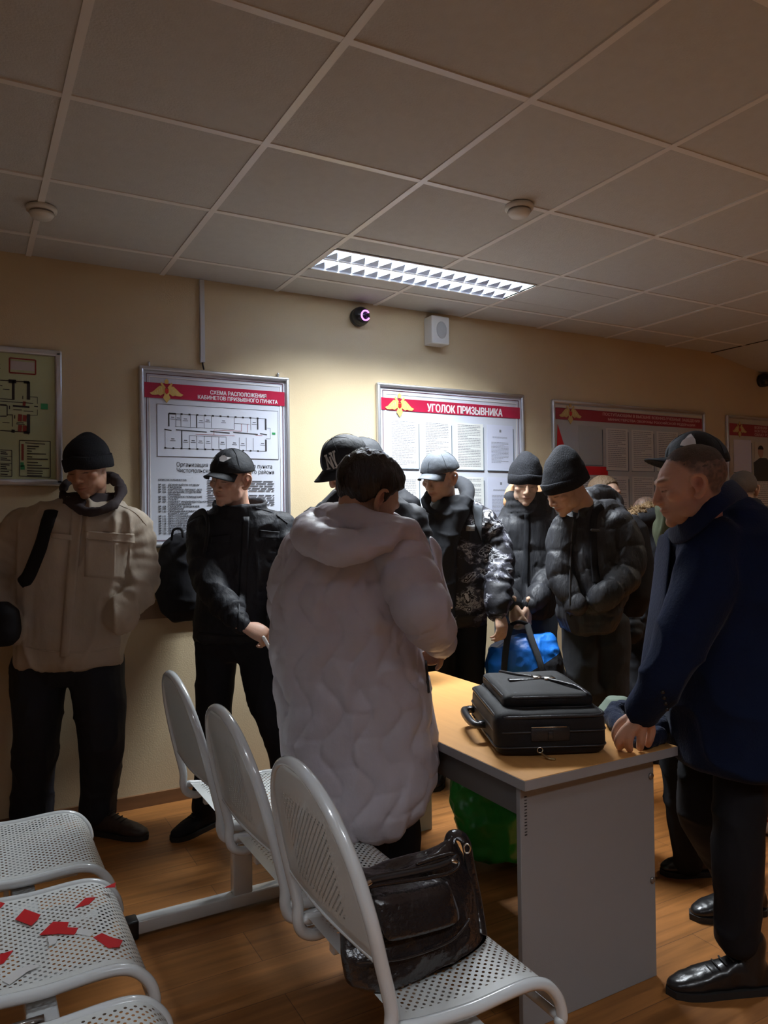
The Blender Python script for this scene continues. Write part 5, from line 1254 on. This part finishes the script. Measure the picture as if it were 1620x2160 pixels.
# =========================== young man in a grey cap and camouflage jacket
DZ = 0.00
A6 = [(1022, 1098, 3.96, 27), (1048, 1150, 3.95, 30), (1055, 1210, 3.88, 31), (1050, 1265, 3.80, 30), (1052, 1288, 3.78, 25)]
A6b = [(892, 1100, 3.96, 24), (886, 1150, 3.9, 26), (900, 1220, 3.8, 24), (925, 1270, 3.7, 20)]
T6 = [(1052, 915, 985, 3.98, .08), (1070, 890, 1022, 3.98, .12), (1110, 880, 1036, 3.98, .15), (1180, 886, 1034, 3.98, .16), (1260, 890, 1032, 3.98, .17), (1305, 888, 1028, 3.98, .16), (1316, 895, 1022, 3.98, .14)]
L6 = [[(925, 1310, 4.0, 38), (922, 1430, 3.98, 31), (924, 1620, 4.02, 24)], [(990, 1310, 4.0, 38), (990, 1430, 3.98, 31), (990, 1620, 4.02, 24)]]
P6, fr = person('young man in a grey cap, black hoodie and black-and-white camouflage jacket', ((927, 1008, 3.86), -38, 15, -4), (.56, .36, .26), torso(shrink(T6)), [A6, A6b], L6,
                [hand_parts(at(1053, 1291, 3.77), ZZ*-.9+RH*.1-WH*.25, RH*.5-WH*.7, -1, (.5, .7, .4)), hand_parts(at(926, 1276, 3.7), ZZ*-.8, -WH, 1, (.5, .7, .4))], feet=at(957, 1640, 4.0)*[1, 1, 0], neck=at(945, 1078, 3.96), s=.98)
cap(P6, fr, 1.03, M_capg, seed=11, bill=(.070, .070, .032))
hoo = garment('hoodie', P6, M_hood, [torso([(1048, 920, 985, 3.93, .10), (1075, 905, 990, 3.90, .13), (1150, 898, 962, 3.86, .13), (1300, 898, 958, 3.86, .13)]),
      tube([at(905, 1042, 3.84), at(898, 1060, 3.82), at(905, 1075, 3.80), at(925, 1086, 3.78), at(952, 1080, 3.80), at(978, 1064, 3.86), at(985, 1040, 3.95), at(972, 1018, 4.04), at(950, 1020, 4.1), at(925, 1030, 4.08), at(908, 1036, 3.95)], [.024, .022, .020, .020, .024, .032, .038, .036, .032, .028, .026], n=5)],
      .007, 3, .005, (9, 9, 7), .008, seed=41)
jk = garment('jacket', P6, M_camo, [torso([(r[0], r[1], r[2], r[3]+.02, r[4]-.0) for r in T6]), limb(A6), limb(A6b)], .008, 3, .007, (8, 8, 5), .010, arms=(A6, A6b), seed=44)
M_flat = cloth('matte_black_yoke', (.05, .056, .065), .7, .3, 20)
panel_on(jk, jk, 'hoodie_front', [(903, 1085), (950, 1085), (944, 1310), (903, 1312)], M_trou, .012, .01, 8, 20)
panel_on(jk, jk, 'lapel', [(955, 1080), (985, 1072), (978, 1118), (948, 1128)], M_camo, .020, .008)
panel_on(jk, jk, 'chest_badge', [(983, 1108), (1001, 1108), (1001, 1120), (983, 1120)], mat('badge_grey', (.25, .25, .25), .6), .004, .002, 3, 3)
panel_on(jk, jk, 'shoulder_yoke', [(993, 1062), (1018, 1068), (1016, 1140), (1002, 1105)], M_flat, .004, .003)
trousers(P6, M_trou, L6, None, 13); shoe(P6, at(924, 1632, 4.02), -10); shoe(P6, at(990, 1632, 4.02), 10)

# =========================== man in a knit hat and black puffer holding the blue bag
DZ = 0.10
A7 = [(1162, 1105, 4.14, 25), (1172, 1150, 4.10, 26), (1160, 1210, 4.02, 25), (1130, 1262, 3.90, 22), (1118, 1276, 3.87, 18)]
A7b = [(1056, 1112, 4.14, 25), (1050, 1170, 4.10, 25), (1058, 1230, 4.0, 23), (1080, 1272, 3.88, 19)]
T7 = [(1056, 1082, 1150, 4.16, .09), (1074, 1062, 1168, 4.16, .12), (1105, 1044, 1180, 4.16, .15), (1170, 1046, 1180, 4.16, .17), (1240, 1052, 1172, 4.15, .18), (1290, 1058, 1166, 4.15, .17), (1300, 1066, 1158, 4.15, .15)]
L7 = [[(1080, 1290, 4.18, 36), (1072, 1400, 4.14, 30), (1068, 1580, 4.2, 22)], [(1140, 1290, 4.18, 36), (1142, 1400, 4.16, 30), (1142, 1580, 4.2, 22)]]
P7, fr = person('young man in a knit hat and black puffer holding the blue sports bag', ((1108, 1020, 4.04), -4, 16, -2), (.60, .40, .29), torso(shrink(T7)), [A7, A7b], L7,
                [hand_parts(at(1114, 1276, 3.86), ZZ*-.95-RH*.08, RH*.9-WH*.35, 1, (.6, .9, .6), s=1.05, spread=.22), hand_parts(at(1083, 1274, 3.86), ZZ*-.95+RH*.05, -RH*.9-WH*.35, -1, (.6, .9, .6), s=1.05, spread=.22)], feet=at(1105, 1600, 4.18)*[1, 1, 0], ears=False, neck=at(1112, 1078, 4.14), s=.97)
beanie(P7, fr, 1.0, M_knit, (-.006, .036), 5)
jk = garment('puffer_jacket', P7, M_puff, [torso(T7), limb(A7), limb(A7b)]+collar(at(1114, 1080, 4.12), (.098, .10), .085, .026), .008, 3, .004, (9, 9, 4), .009, quilt=(.20, .014), arms=(A7, A7b), armq=.11, seed=51)
panel_on(jk, jk, 'zip_placket', [(1106, 1084), (1118, 1084), (1112, 1288), (1102, 1288)], M_coat, .003, .006, 3, 24)
mk('hood_lining', *fuse([tube([at(1072, 1060, 4.14), at(1080, 1036, 4.16), at(1098, 1022, 4.22), at(1120, 1022, 4.24), at(1138, 1040, 4.2), at(1144, 1062, 4.14)], [.03, .035, .035, .035, .03, .03], n=5)], .008, 2)[:2], M_tan, P7)
trousers(P7, M_bluej, L7, None, 15); shoe(P7, at(1068, 1590, 4.2), -5); shoe(P7, at(1142, 1590, 4.2), 8)
# the blue bag hanging from his hands
e = empty('sports_bag', at(1105, 1520, 3.82)*[1, 1, 0], 'blue and black sports bag hanging in front of the puffer jackets', 'sports bag')
M_blue = mat('bright_blue_nylon', (.012, .16, .62), .42, spec=.5, bump=.6, bscale=22, stretch=(1, 1, .6))
R_ = []
for py, xl, xr, th in ((1338, 1105, 1162, .03), (1348, 1072, 1172, .07), (1365, 1035, 1178, .10), (1395, 1026, 1186, .12), (1430, 1028, 1192, .13), (1458, 1040, 1185, .12), (1468, 1060, 1170, .09)):
    l = at(xl, py, 3.84); r = at(xr, py, 3.84); R_.append(((l+r)/2, (r-l)/2, WH*th, 2.6))
v, f = loft(R_, 40); v, f, nn = fuse([(v, f)], .0045, 4); v = v+nn*(.010*fbm(v*8, 3)+.006*((1-np.abs(vn(v*17)))**4-.2))[:, None]
lowz = at(1100, 1412, 3.84)[2]; side = (v-at(1105, 1400, 3.84))@RH
def half(keep_top):
    bm = bmesh.new(); vs = [bm.verts.new(p) for p in v]; [bm.faces.new([vs[i] for i in q]) for q in f]
    nrm = ZZ-RH*.5; bmesh.ops.bisect_plane(bm, geom=bm.verts[:]+bm.edges[:]+bm.faces[:], plane_co=at(1105, 1408, 3.84), plane_no=nrm, clear_inner=keep_top, clear_outer=not keep_top)
    bm.verts.index_update(); V_ = np.array([p.co[:] for p in bm.verts]); F_ = [[p.index for p in q.verts] for q in bm.faces]; bm.free(); return V_, F_
mk('upper_body', *half(True), M_blue, e); mk('lower_body', *half(False), cloth('black_bag_cloth', (.02, .02, .024), .7), e)
for pts in ([(1078, 1318, 3.80), (1070, 1350, 3.76), (1064, 1400, 3.71), (1062, 1450, 3.71)], [(1112, 1316, 3.80), (1122, 1350, 3.75), (1140, 1400, 3.71), (1150, 1450, 3.71)]):
    mk('carry_strap', *tube([at(*p) for p in pts], .017, n=5, seg=10, flat=.22, up=WH), mat('webbing', (.025, .026, .03), .7, bump=.4, bscale=400), e)
mk('carry_strap', *tube([at(1078, 1318, 3.80), at(1094, 1312, 3.80), at(1112, 1316, 3.80)], .010, n=4, seg=10, flat=.5, up=WH), M_trou, e)

# =========================== man in a knit hat leaning in, black puffer, backpack
DZ = 0.00
A8 = [(1302, 1112, 3.62, 38), (1325, 1165, 3.58, 36), (1318, 1215, 3.52, 31), (1285, 1250, 3.46, 27), (1250, 1274, 3.52, 25)]
A8b = [(1190, 1115, 3.62, 30), (1185, 1170, 3.60, 30), (1190, 1230, 3.54, 27), (1215, 1275, 3.48, 22)]
T8 = [(1058, 1215, 1290, 3.72, .09), (1076, 1195, 1318, 3.72, .12), (1110, 1176, 1336, 3.70, .15), (1170, 1172, 1330, 3.68, .17), (1240, 1172, 1318, 3.67, .18), (1300, 1180, 1305, 3.66, .17), (1325, 1190, 1292, 3.66, .15), (1332, 1198, 1280, 3.66, .12)]
L8 = [[(1225, 1320, 3.70, 40), (1232, 1440, 3.68, 33), (1262, 1480, 3.72, 30), (1252, 1670, 3.76, 25)], [(1285, 1320, 3.72, 42), (1290, 1440, 3.72, 35), (1296, 1670, 3.76, 26)]]
P8, fr = person('man in a tall knit hat and black puffer leaning forward in profile, hand in pocket', ((1193, 1030, 3.58), -68, 30, 0), (.55, .34, .24), torso(shrink(T8)), [A8, A8b], L8,
                [hand_parts(at(1256, 1270, 3.62), RH*-.8-ZZ*.4, -WH, 1, (.4, .5, .4))], feet=at(1270, 1680, 3.74)*[1, 1, 0], ears=False, neck=at(1240, 1078, 3.70), s=1.0)
beanie(P8, fr, 1.05, M_knit, (-.045, .040), 9)
jk = garment('puffer_jacket', P8, M_puff, [torso(T8), limb(A8), limb(A8b), tube([at(1228, 1084, 3.60), at(1234, 1066, 3.64), at(1245, 1050, 3.72), at(1275, 1044, 3.8), at(1296, 1062, 3.8), at(1290, 1080, 3.72)], [.014, .026, .045, .05, .045, .03], n=5)],
             .008, 3, .004, (9, 9, 4), .010, quilt=(.19, .014), arms=(A8, A8b), armq=.12, seed=61)
line_on(jk, jk, 'zip', [(1208, 1095), (1205, 1150), (1202, 1230), (1204, 1300)], .005, M_zip, .001)
trousers(P8, M_greyt, L8, None, 17); shoe(P8, at(1252, 1680, 3.76), -40); shoe(P8, at(1296, 1680, 3.76), -30)
e = empty('backpack', at(1350, 1600, 3.9)*[1, 1, 0], 'black backpack on the back of the man leaning in profile', 'backpack')
line_on(e, jk, 'shoulder_strap', [(1270, 1068), (1256, 1082), (1252, 1120), (1254, 1180), (1258, 1228)], .021, M_trou, .004, .28, 5)
crumple([(at(x, y, 3.93), RH*w, WH*t, 2.5) for x, y, w, t in ((1318, 1085, .06, .04), (1322, 1110, .10, .08), (1325, 1180, .12, .10), (1325, 1260, .12, .10), (1322, 1300, .08, .06))], .010, .006, 8, 'bag_body', M_trou, e)
mk('strap_buckle', *tube([at(1248, 1118, 3.46), at(1262, 1119, 3.46)], .006, n=1, seg=8), M_zip, e)

# =========================== man with light cropped hair behind
DZ = 0.22
T9 = [(1076, 1255, 1310, 4.32, .08), (1092, 1235, 1335, 4.32, .11), (1130, 1225, 1345, 4.32, .13), (1300, 1230, 1340, 4.32, .14), (1330, 1235, 1335, 4.32, .12)]
L9 = [[(1255, 1320, 4.32, 36), (1255, 1570, 4.34, 22)], [(1312, 1320, 4.32, 36), (1312, 1570, 4.34, 22)]]
P9, fr = person('man with light cropped hair half hidden behind the profile hat', ((1276, 1046, 4.28), 32, 6, 0), (.60, .38, .28), torso(shrink(T9)), [], L9, feet=at(1285, 1590, 4.32)*[1, 1, 0], neck=at(1280, 1096, 4.32), vox=.006, s=.98, hair=(.2, .13, .07))
hair_shell(P9, fr, .98, M_hairl, ([-.13, -.07, -.03, .0, .03, .05, .07, .09], [-.05, -.045, .0, .02, .04, .06, .082, .095]), .006, .0015, 3)
garment('coat', P9, M_coat, [torso(T9)]+collar(at(1282, 1098, 4.3), (.09, .085), .03, .02), .011, 3, .008, (8, 8, 6), .01, seed=71)
trousers(P9, M_trou, L9, None, 19); shoe(P9, at(1255, 1585, 4.34), 20); shoe(P9, at(1312, 1585, 4.34), 20)

# =========================== person in a black jacket with a fur-trimmed hood
DZ = 0.26
T10 = [(1094, 1342, 1392, 3.96, .09), (1108, 1318, 1412, 3.96, .12), (1160, 1305, 1425, 3.96, .14), (1300, 1308, 1420, 3.96, .15), (1440, 1315, 1412, 3.96, .15), (1460, 1322, 1405, 3.96, .12)]
L10 = [[(1335, 1440, 3.98, 36), (1335, 1530, 3.98, 30), (1335, 1625, 4.0, 24)], [(1392, 1440, 3.98, 36), (1392, 1530, 3.98, 30), (1392, 1625, 4.0, 24)]]
A10 = [(1322, 1130, 3.94, 30), (1312, 1210, 3.94, 30), (1318, 1290, 3.88, 26), (1335, 1340, 3.8, 20)]
P10, fr = person('person bent forward in a black jacket with a brown fur hood', ((1362, 1092, 4.04), 175, 30, 0), (.50, .30, .2), torso(shrink(T10)), [A10], L10, [hand_parts(at(1345, 1310, 3.94), ZZ*-1, -WH, 1, (.5, .6, .4))], feet=at(1362, 1630, 3.98)*[1, 1, 0], neck=at(1364, 1124, 3.98), vox=.006, s=.95, hair=(.03, .02, .02))
garment('jacket', P10, M_coat, [torso(T10), limb(A10), tube([at(1330, 1110, 3.94), at(1345, 1098, 3.88), at(1375, 1092, 3.88), at(1398, 1085, 3.92)], [.04, .055, .055, .04], n=5)], .010, 3, .009, (8, 8, 6), .012, arms=(A10,), seed=75)
fv, ff, fn = fuse([tube([at(1336, 1108, 3.86), at(1342, 1088, 3.88), at(1361, 1080, 3.90), at(1384, 1078, 3.92), at(1404, 1082, 3.94), at(1414, 1092, 3.96)], [.030, .042, .046, .046, .042, .032], n=6)], .005, 1)
fv = fv+fn*(.012*vn(fv*45)+.010*vn(fv*90))[:, None]
fo = mk('fur_trim', fv, ff, mat('brown_fur', (.20, .125, .06), .9, bump=1.0, bscale=160, var=.35, vscale=30), P10)
# individual guard hairs as thin tapered spikes
rn = np.random.RandomState(5); sp = []; idx = rn.choice(len(fv), 1500, replace=True)
Vh = []; Fh = []
for k, i in enumerate(idx):
    p = fv[i]; n_ = fn[i]+rn.normal(0, .45, 3); n_ /= np.linalg.norm(n_); t_ = np.cross(n_, rn.normal(0, 1, 3)); t_ /= np.linalg.norm(t_); b0 = len(Vh); L_ = rn.uniform(.012, .028)
    Vh += [p-t_*.0012, p+t_*.0012, p+n_*L_]; Fh.append((b0, b0+1, b0+2))
hh = mk('guard_hair', Vh, Fh, mat('fur_tips', (.34, .22, .10), .8), fo, smooth=False); hh['kind'] = 'stuff'
trousers(P10, M_trou, L10, None, 21); shoe(P10, at(1335, 1640, 4.0), 180); shoe(P10, at(1392, 1640, 4.0), 180)

# =========================== man in a black cap with a white animal badge, olive jacket
DZ = 0.00
T11 = [(1086, 1410, 1490, 2.86, .10), (1104, 1386, 1520, 2.86, .13), (1125, 1386, 1545, 2.86, .14), (1160, 1398, 1545, 2.86, .15), (1300, 1402, 1545, 2.86, .16), (1420, 1385, 1540, 2.86, .16), (1440, 1392, 1530, 2.86, .14)]
L11 = [[(1430, 1430, 2.88, 52), (1435, 1600, 2.86, 42), (1452, 1820, 2.88, 30)], [(1510, 1430, 2.92, 52), (1515, 1600, 2.92, 42), (1530, 1795, 2.95, 32)]]
P11, fr = person('man in an olive jacket and black white-badged cap, behind the navy overcoat', ((1462, 994, 2.84), -84, -3, 0), (.50, .30, .2), torso(shrink(T11)), [], L11, feet=at(1480, 1840, 2.9)*[1, 1, 0], neck=at(1462, 1100, 2.86), vox=.006, s=.98)
cp_ = cap(P11, fr, 1.10, M_capb, seed=15, bill=(.072, .082, .022))
decal(cp_, 'white_badge', fr, 1.08, [[(-1, -.5), (-.9, .0), (-.55, .3), (-.3, .75), (.1, .9), (.5, .6), (.9, .15), (1.0, -.35), (.3, -.5), (-.2, -.62)]], 50, .088, .025, mat('white_badge_print', (.75, .76, .78), .5), .0080)
garment('jacket', P11, M_olive, [torso(T11)]+collar(at(1458, 1098, 2.84), (.10, .10), .04, .022), .010, 3, .009, (8, 8, 6), .01, seed=81)
trousers(P11, M_trou, L11, None, 23); shoe(P11, at(1500, 1835, 2.92), -88, L=.27); shoe(P11, at(1540, 1815, 3.02), -80, L=.27)
# grey-green bag standing beyond the desk
DZ = 0
c = at(1306, 1700, 3.05)*[1, 1, 0]; e = empty('duffel_bag', c, 'grey-green cloth bag standing on the floor beyond the desk', 'bag')
R_ = [((c[0], c[1], z), RH*a, WH*b, 2.4) for z, a, b in ((.004, .10, .08), (.03, .12, .10), (.2, .13, .11), (.46, .115, .10), (.58, .085, .08), (.645, .04, .04))]
crumple(R_, .010, .006, 9, 'bag_body', M_olive2, e, .004)

# =========================== man in the navy overcoat leaning on the desk
A12 = [(1502, 1145, 2.18, 64), (1484, 1245, 2.13, 66), (1440, 1340, 2.12, 59), (1395, 1430, 2.13, 48), (1364, 1486, 2.18, 40), (1360, 1500, 2.195, 35)]
A12b = [(1560, 1140, 2.62, 50), (1590, 1260, 2.64, 48), (1600, 1360, 2.6, 42), (1590, 1450, 2.55, 34)]
T12 = [(1050, 1525, 1566, 2.30, .05), (1074, 1474, 1596, 2.31, .12), (1102, 1448, 1620, 2.32, .16), (1125, 1420, 1640, 2.32, .20), (1165, 1408, 1656, 2.32, .22), (1240, 1400, 1664, 2.32, .24), (1340, 1400, 1680, 2.32, .24), (1450, 1408, 1690, 2.32, .24), (1530, 1416, 1692, 2.33, .24), (1595, 1424, 1690, 2.33, .23), (1608, 1432, 1684, 2.33, .21)]
L12 = [[(1570, 1600, 2.26, 62), (1560, 1720, 2.22, 54), (1556, 1850, 2.20, 50), (1553, 1975, 2.20, 47)], [(1500, 1600, 2.44, 58), (1482, 1700, 2.46, 50), (1520, 1800, 2.52, 42), (1560, 1888, 2.58, 34)]]
def fg(*p): return tube([at(q[0], q[1], q[2]) for q in p], [q[3]*q[2]/FPX for q in p], n=4, seg=12)
HAND12 = [fg((1366, 1490, 2.20, 18), (1356, 1506, 2.20, 19), (1346, 1522, 2.20, 20), (1338, 1530, 2.20, 17)), fg((1344, 1520, 2.19, 12), (1318, 1541, 2.235-.035, 10.5), (1305, 1562, 2.235-.025, 10), (1307, 1576, 2.235, 8)),
          fg((1350, 1522, 2.18, 12), (1332, 1543, 2.235-.045, 10.5), (1326, 1564, 2.235-.035, 9.5), (1328, 1580, 2.235-.01, 8)), fg((1360, 1520, 2.18, 12), (1354, 1540, 2.235-.045, 10.5), (1352, 1562, 2.235-.035, 9.5), (1350, 1577, 2.235-.01, 8)),
          fg((1368, 1520, 2.20, 11), (1374, 1540, 2.235-.03, 9.5), (1371, 1558, 2.235-.02, 8.5), (1367, 1570, 2.235, 7.5)), fg((1340, 1508, 2.22, 12), (1310, 1526, 2.24, 10.5), (1299, 1546, 2.25, 9.5), (1300, 1560, 2.26, 8))]
P12, fr = person('man with cropped grey-brown hair in a navy wool overcoat, one hand on the desk', ((1456, 1026, 2.16), -97, 10, 0), (.62, .37, .27), torso(shrink(T12, .78)), [A12, A12b], L12,
                 [HAND12, hand_parts(at(1588, 1462, 2.54), -ZZ, -WH, 1, (.5, .6, .4))],
                 vox=.0040, feet=at(1560, 2005, 2.25)*[1, 1, 0], neck=at(1482, 1125, 2.26), s=.94, stub=.25, hair=(.10, .078, .065),
                 hairline=([-.13, -.075, -.045, -.02, .01, .03, .045, .06, .075], [-.050, -.055, -.045, .02, .03, .055, .075, .085, .098]))
hair_shell(P12, fr, .94, M_hairs, ([-.13, -.06, -.03, .0, .03, .05, .065, .08], [.062, .066, .070, .074, .080, .088, .096, .106]), .0055, .0012, 3, 0.0, .034)
jk = garment('overcoat', P12, M_navy, [torso(T12), limb(A12), limb(A12b)], .008, 6, .007, (5, 5, 4), .010, seed=91)
# turned-up collar and lapel
cu = [(1408, 1118, 2.30), (1420, 1104, 2.22), (1445, 1080, 2.16), (1480, 1048, 2.13), (1515, 1022, 2.15), (1540, 1010, 2.24), (1545, 1012, 2.34), (1520, 1026, 2.43), (1475, 1058, 2.46), (1430, 1094, 2.42)]
cm = [(1412, 1136, 2.27), (1428, 1128, 2.17), (1458, 1102, 2.11), (1494, 1068, 2.08), (1528, 1040, 2.11), (1558, 1028, 2.22), (1562, 1030, 2.36), (1532, 1046, 2.47), (1482, 1078, 2.50), (1432, 1112, 2.46)]
cd = [(1420, 1152, 2.24), (1446, 1146, 2.13), (1476, 1124, 2.07), (1510, 1092, 2.05), (1546, 1062, 2.09), (1578, 1048, 2.20), (1582, 1050, 2.38), (1545, 1066, 2.50), (1490, 1098, 2.53), (1440, 1128, 2.49)]
V = np.array([at(*p) for row in (cu, cm, cd) for p in row]); nn_ = len(cu)
o = mk('collar', V, [(r*nn_+k, r*nn_+k+1, (r+1)*nn_+k+1, (r+1)*nn_+k) for r in (0, 1) for k in range(nn_-1)], M_navy, P12)
sd = o.modifiers.new('s', 'SOLIDIFY'); sd.thickness = .014; sd.offset = 0; sd = o.modifiers.new('b', 'SUBSURF'); sd.levels = 2; sd.render_levels = 2
fl = [((1392, 1118, 2.40), (1425, 1130, 2.24)), ((1388, 1165, 2.42), (1418, 1190, 2.22)), ((1380, 1230, 2.42), (1412, 1260, 2.22)), ((1370, 1300, 2.42), (1406, 1330, 2.24)), ((1356, 1380, 2.42), (1404, 1420, 2.26)), ((1345, 1460, 2.42), (1412, 1500, 2.28))]
V = np.array([at(*p) for a in fl for p in a]); o = mk('coat_front', V, [(2*k, 2*k+1, 2*k+3, 2*k+2) for k in range(len(fl)-1)], M_navy, P12); sd = o.modifiers.new('s', 'SOLIDIFY'); sd.thickness = .014; sd = o.modifiers.new('b', 'SUBSURF'); sd.levels = 2; sd.render_levels = 2
for k in range(4): mk('cuff_button', *ell(at(1398+3*k, 1460+12*k, 2.06), (.006, .006, .006)), M_black, jk)
trousers(P12, M_trou, L12, None, 25)
shoe(P12, at(1560, 1990, 2.2), -86, L=.30, m=M_shoe, h=.12); shoe(P12, at(1570, 1890, 2.62), -80, L=.28, m=M_shoe)
# navy knitted cloth lying on the desk corner
e = empty('knitted_scarf', onz(1345, 1560, TZ), 'crumpled navy knitted scarf on the desk under the hand', 'scarf')
sc = [tube([onz(1388, 1568, TZ)+ZZ*.022, onz(1350, 1578, TZ)+ZZ*.018, onz(1325, 1560, TZ)+ZZ*.022, onz(1300, 1538, TZ)+ZZ*.03, onz(1298, 1528, TZ)+ZZ*.04], [.026, .022, .026, .032, .026], n=6),
      tube([onz(1300, 1530, TZ)+ZZ*.05, onz(1335, 1525, TZ)+ZZ*.04, onz(1372, 1540, TZ)+ZZ*.05, onz(1392, 1556, TZ)+ZZ*.035], [.026, .03, .034, .024], n=6)]
V, F, N_ = fuse(sc, .006, 3); V = V+N_*(.007*fbm(V*14, 3)+.004*((1-np.abs(vn(V*30)))**4))[:, None]; V[:, 2] = np.maximum(V[:, 2], TZ+.001); mk('cloth', V, F, M_navyd, e)

# =========================== dark haired man at the right edge, seen from behind
T13 = [(1066, 1550, 1604, 4.9, .09), (1080, 1528, 1632, 4.9, .12), (1120, 1520, 1650, 4.9, .14), (1260, 1522, 1648, 4.9, .15), (1330, 1525, 1644, 4.9, .14)]
L13 = [[(1558, 1320, 4.9, 34), (1558, 1525, 4.92, 22)], [(1616, 1320, 4.9, 34), (1616, 1525, 4.92, 22)]]
P13, fr = person('dark cropped-haired man in a black hooded jacket at the right edge', ((1566, 1034, 4.84), 168, 6, 0), (.45, .27, .18), torso(shrink(T13)), [], L13, feet=at(1588, 1530, 4.9)*[1, 1, 0], neck=at(1572, 1086, 4.9), vox=.006, s=1.0, hair=(.05, .035, .03))
hair_shell(P13, fr, 1.0, M_hairs, ([-.13, -.07, -.03, .0, .03, .05, .07, .09], [-.055, -.05, .0, .02, .04, .06, .082, .095]), .004, .001, 3)
garment('jacket', P13, M_coat, [torso(T13), tube([at(1548, 1074, 4.85), at(1575, 1068, 4.78), at(1600, 1074, 4.85)], [.05, .06, .05], n=5)], .011, 3, .008, (8, 8, 6), .01, seed=95)
trousers(P13, M_trou, L13, None, 27); shoe(P13, at(1558, 1530, 4.92), 180); shoe(P13, at(1616, 1530, 4.92), 180)
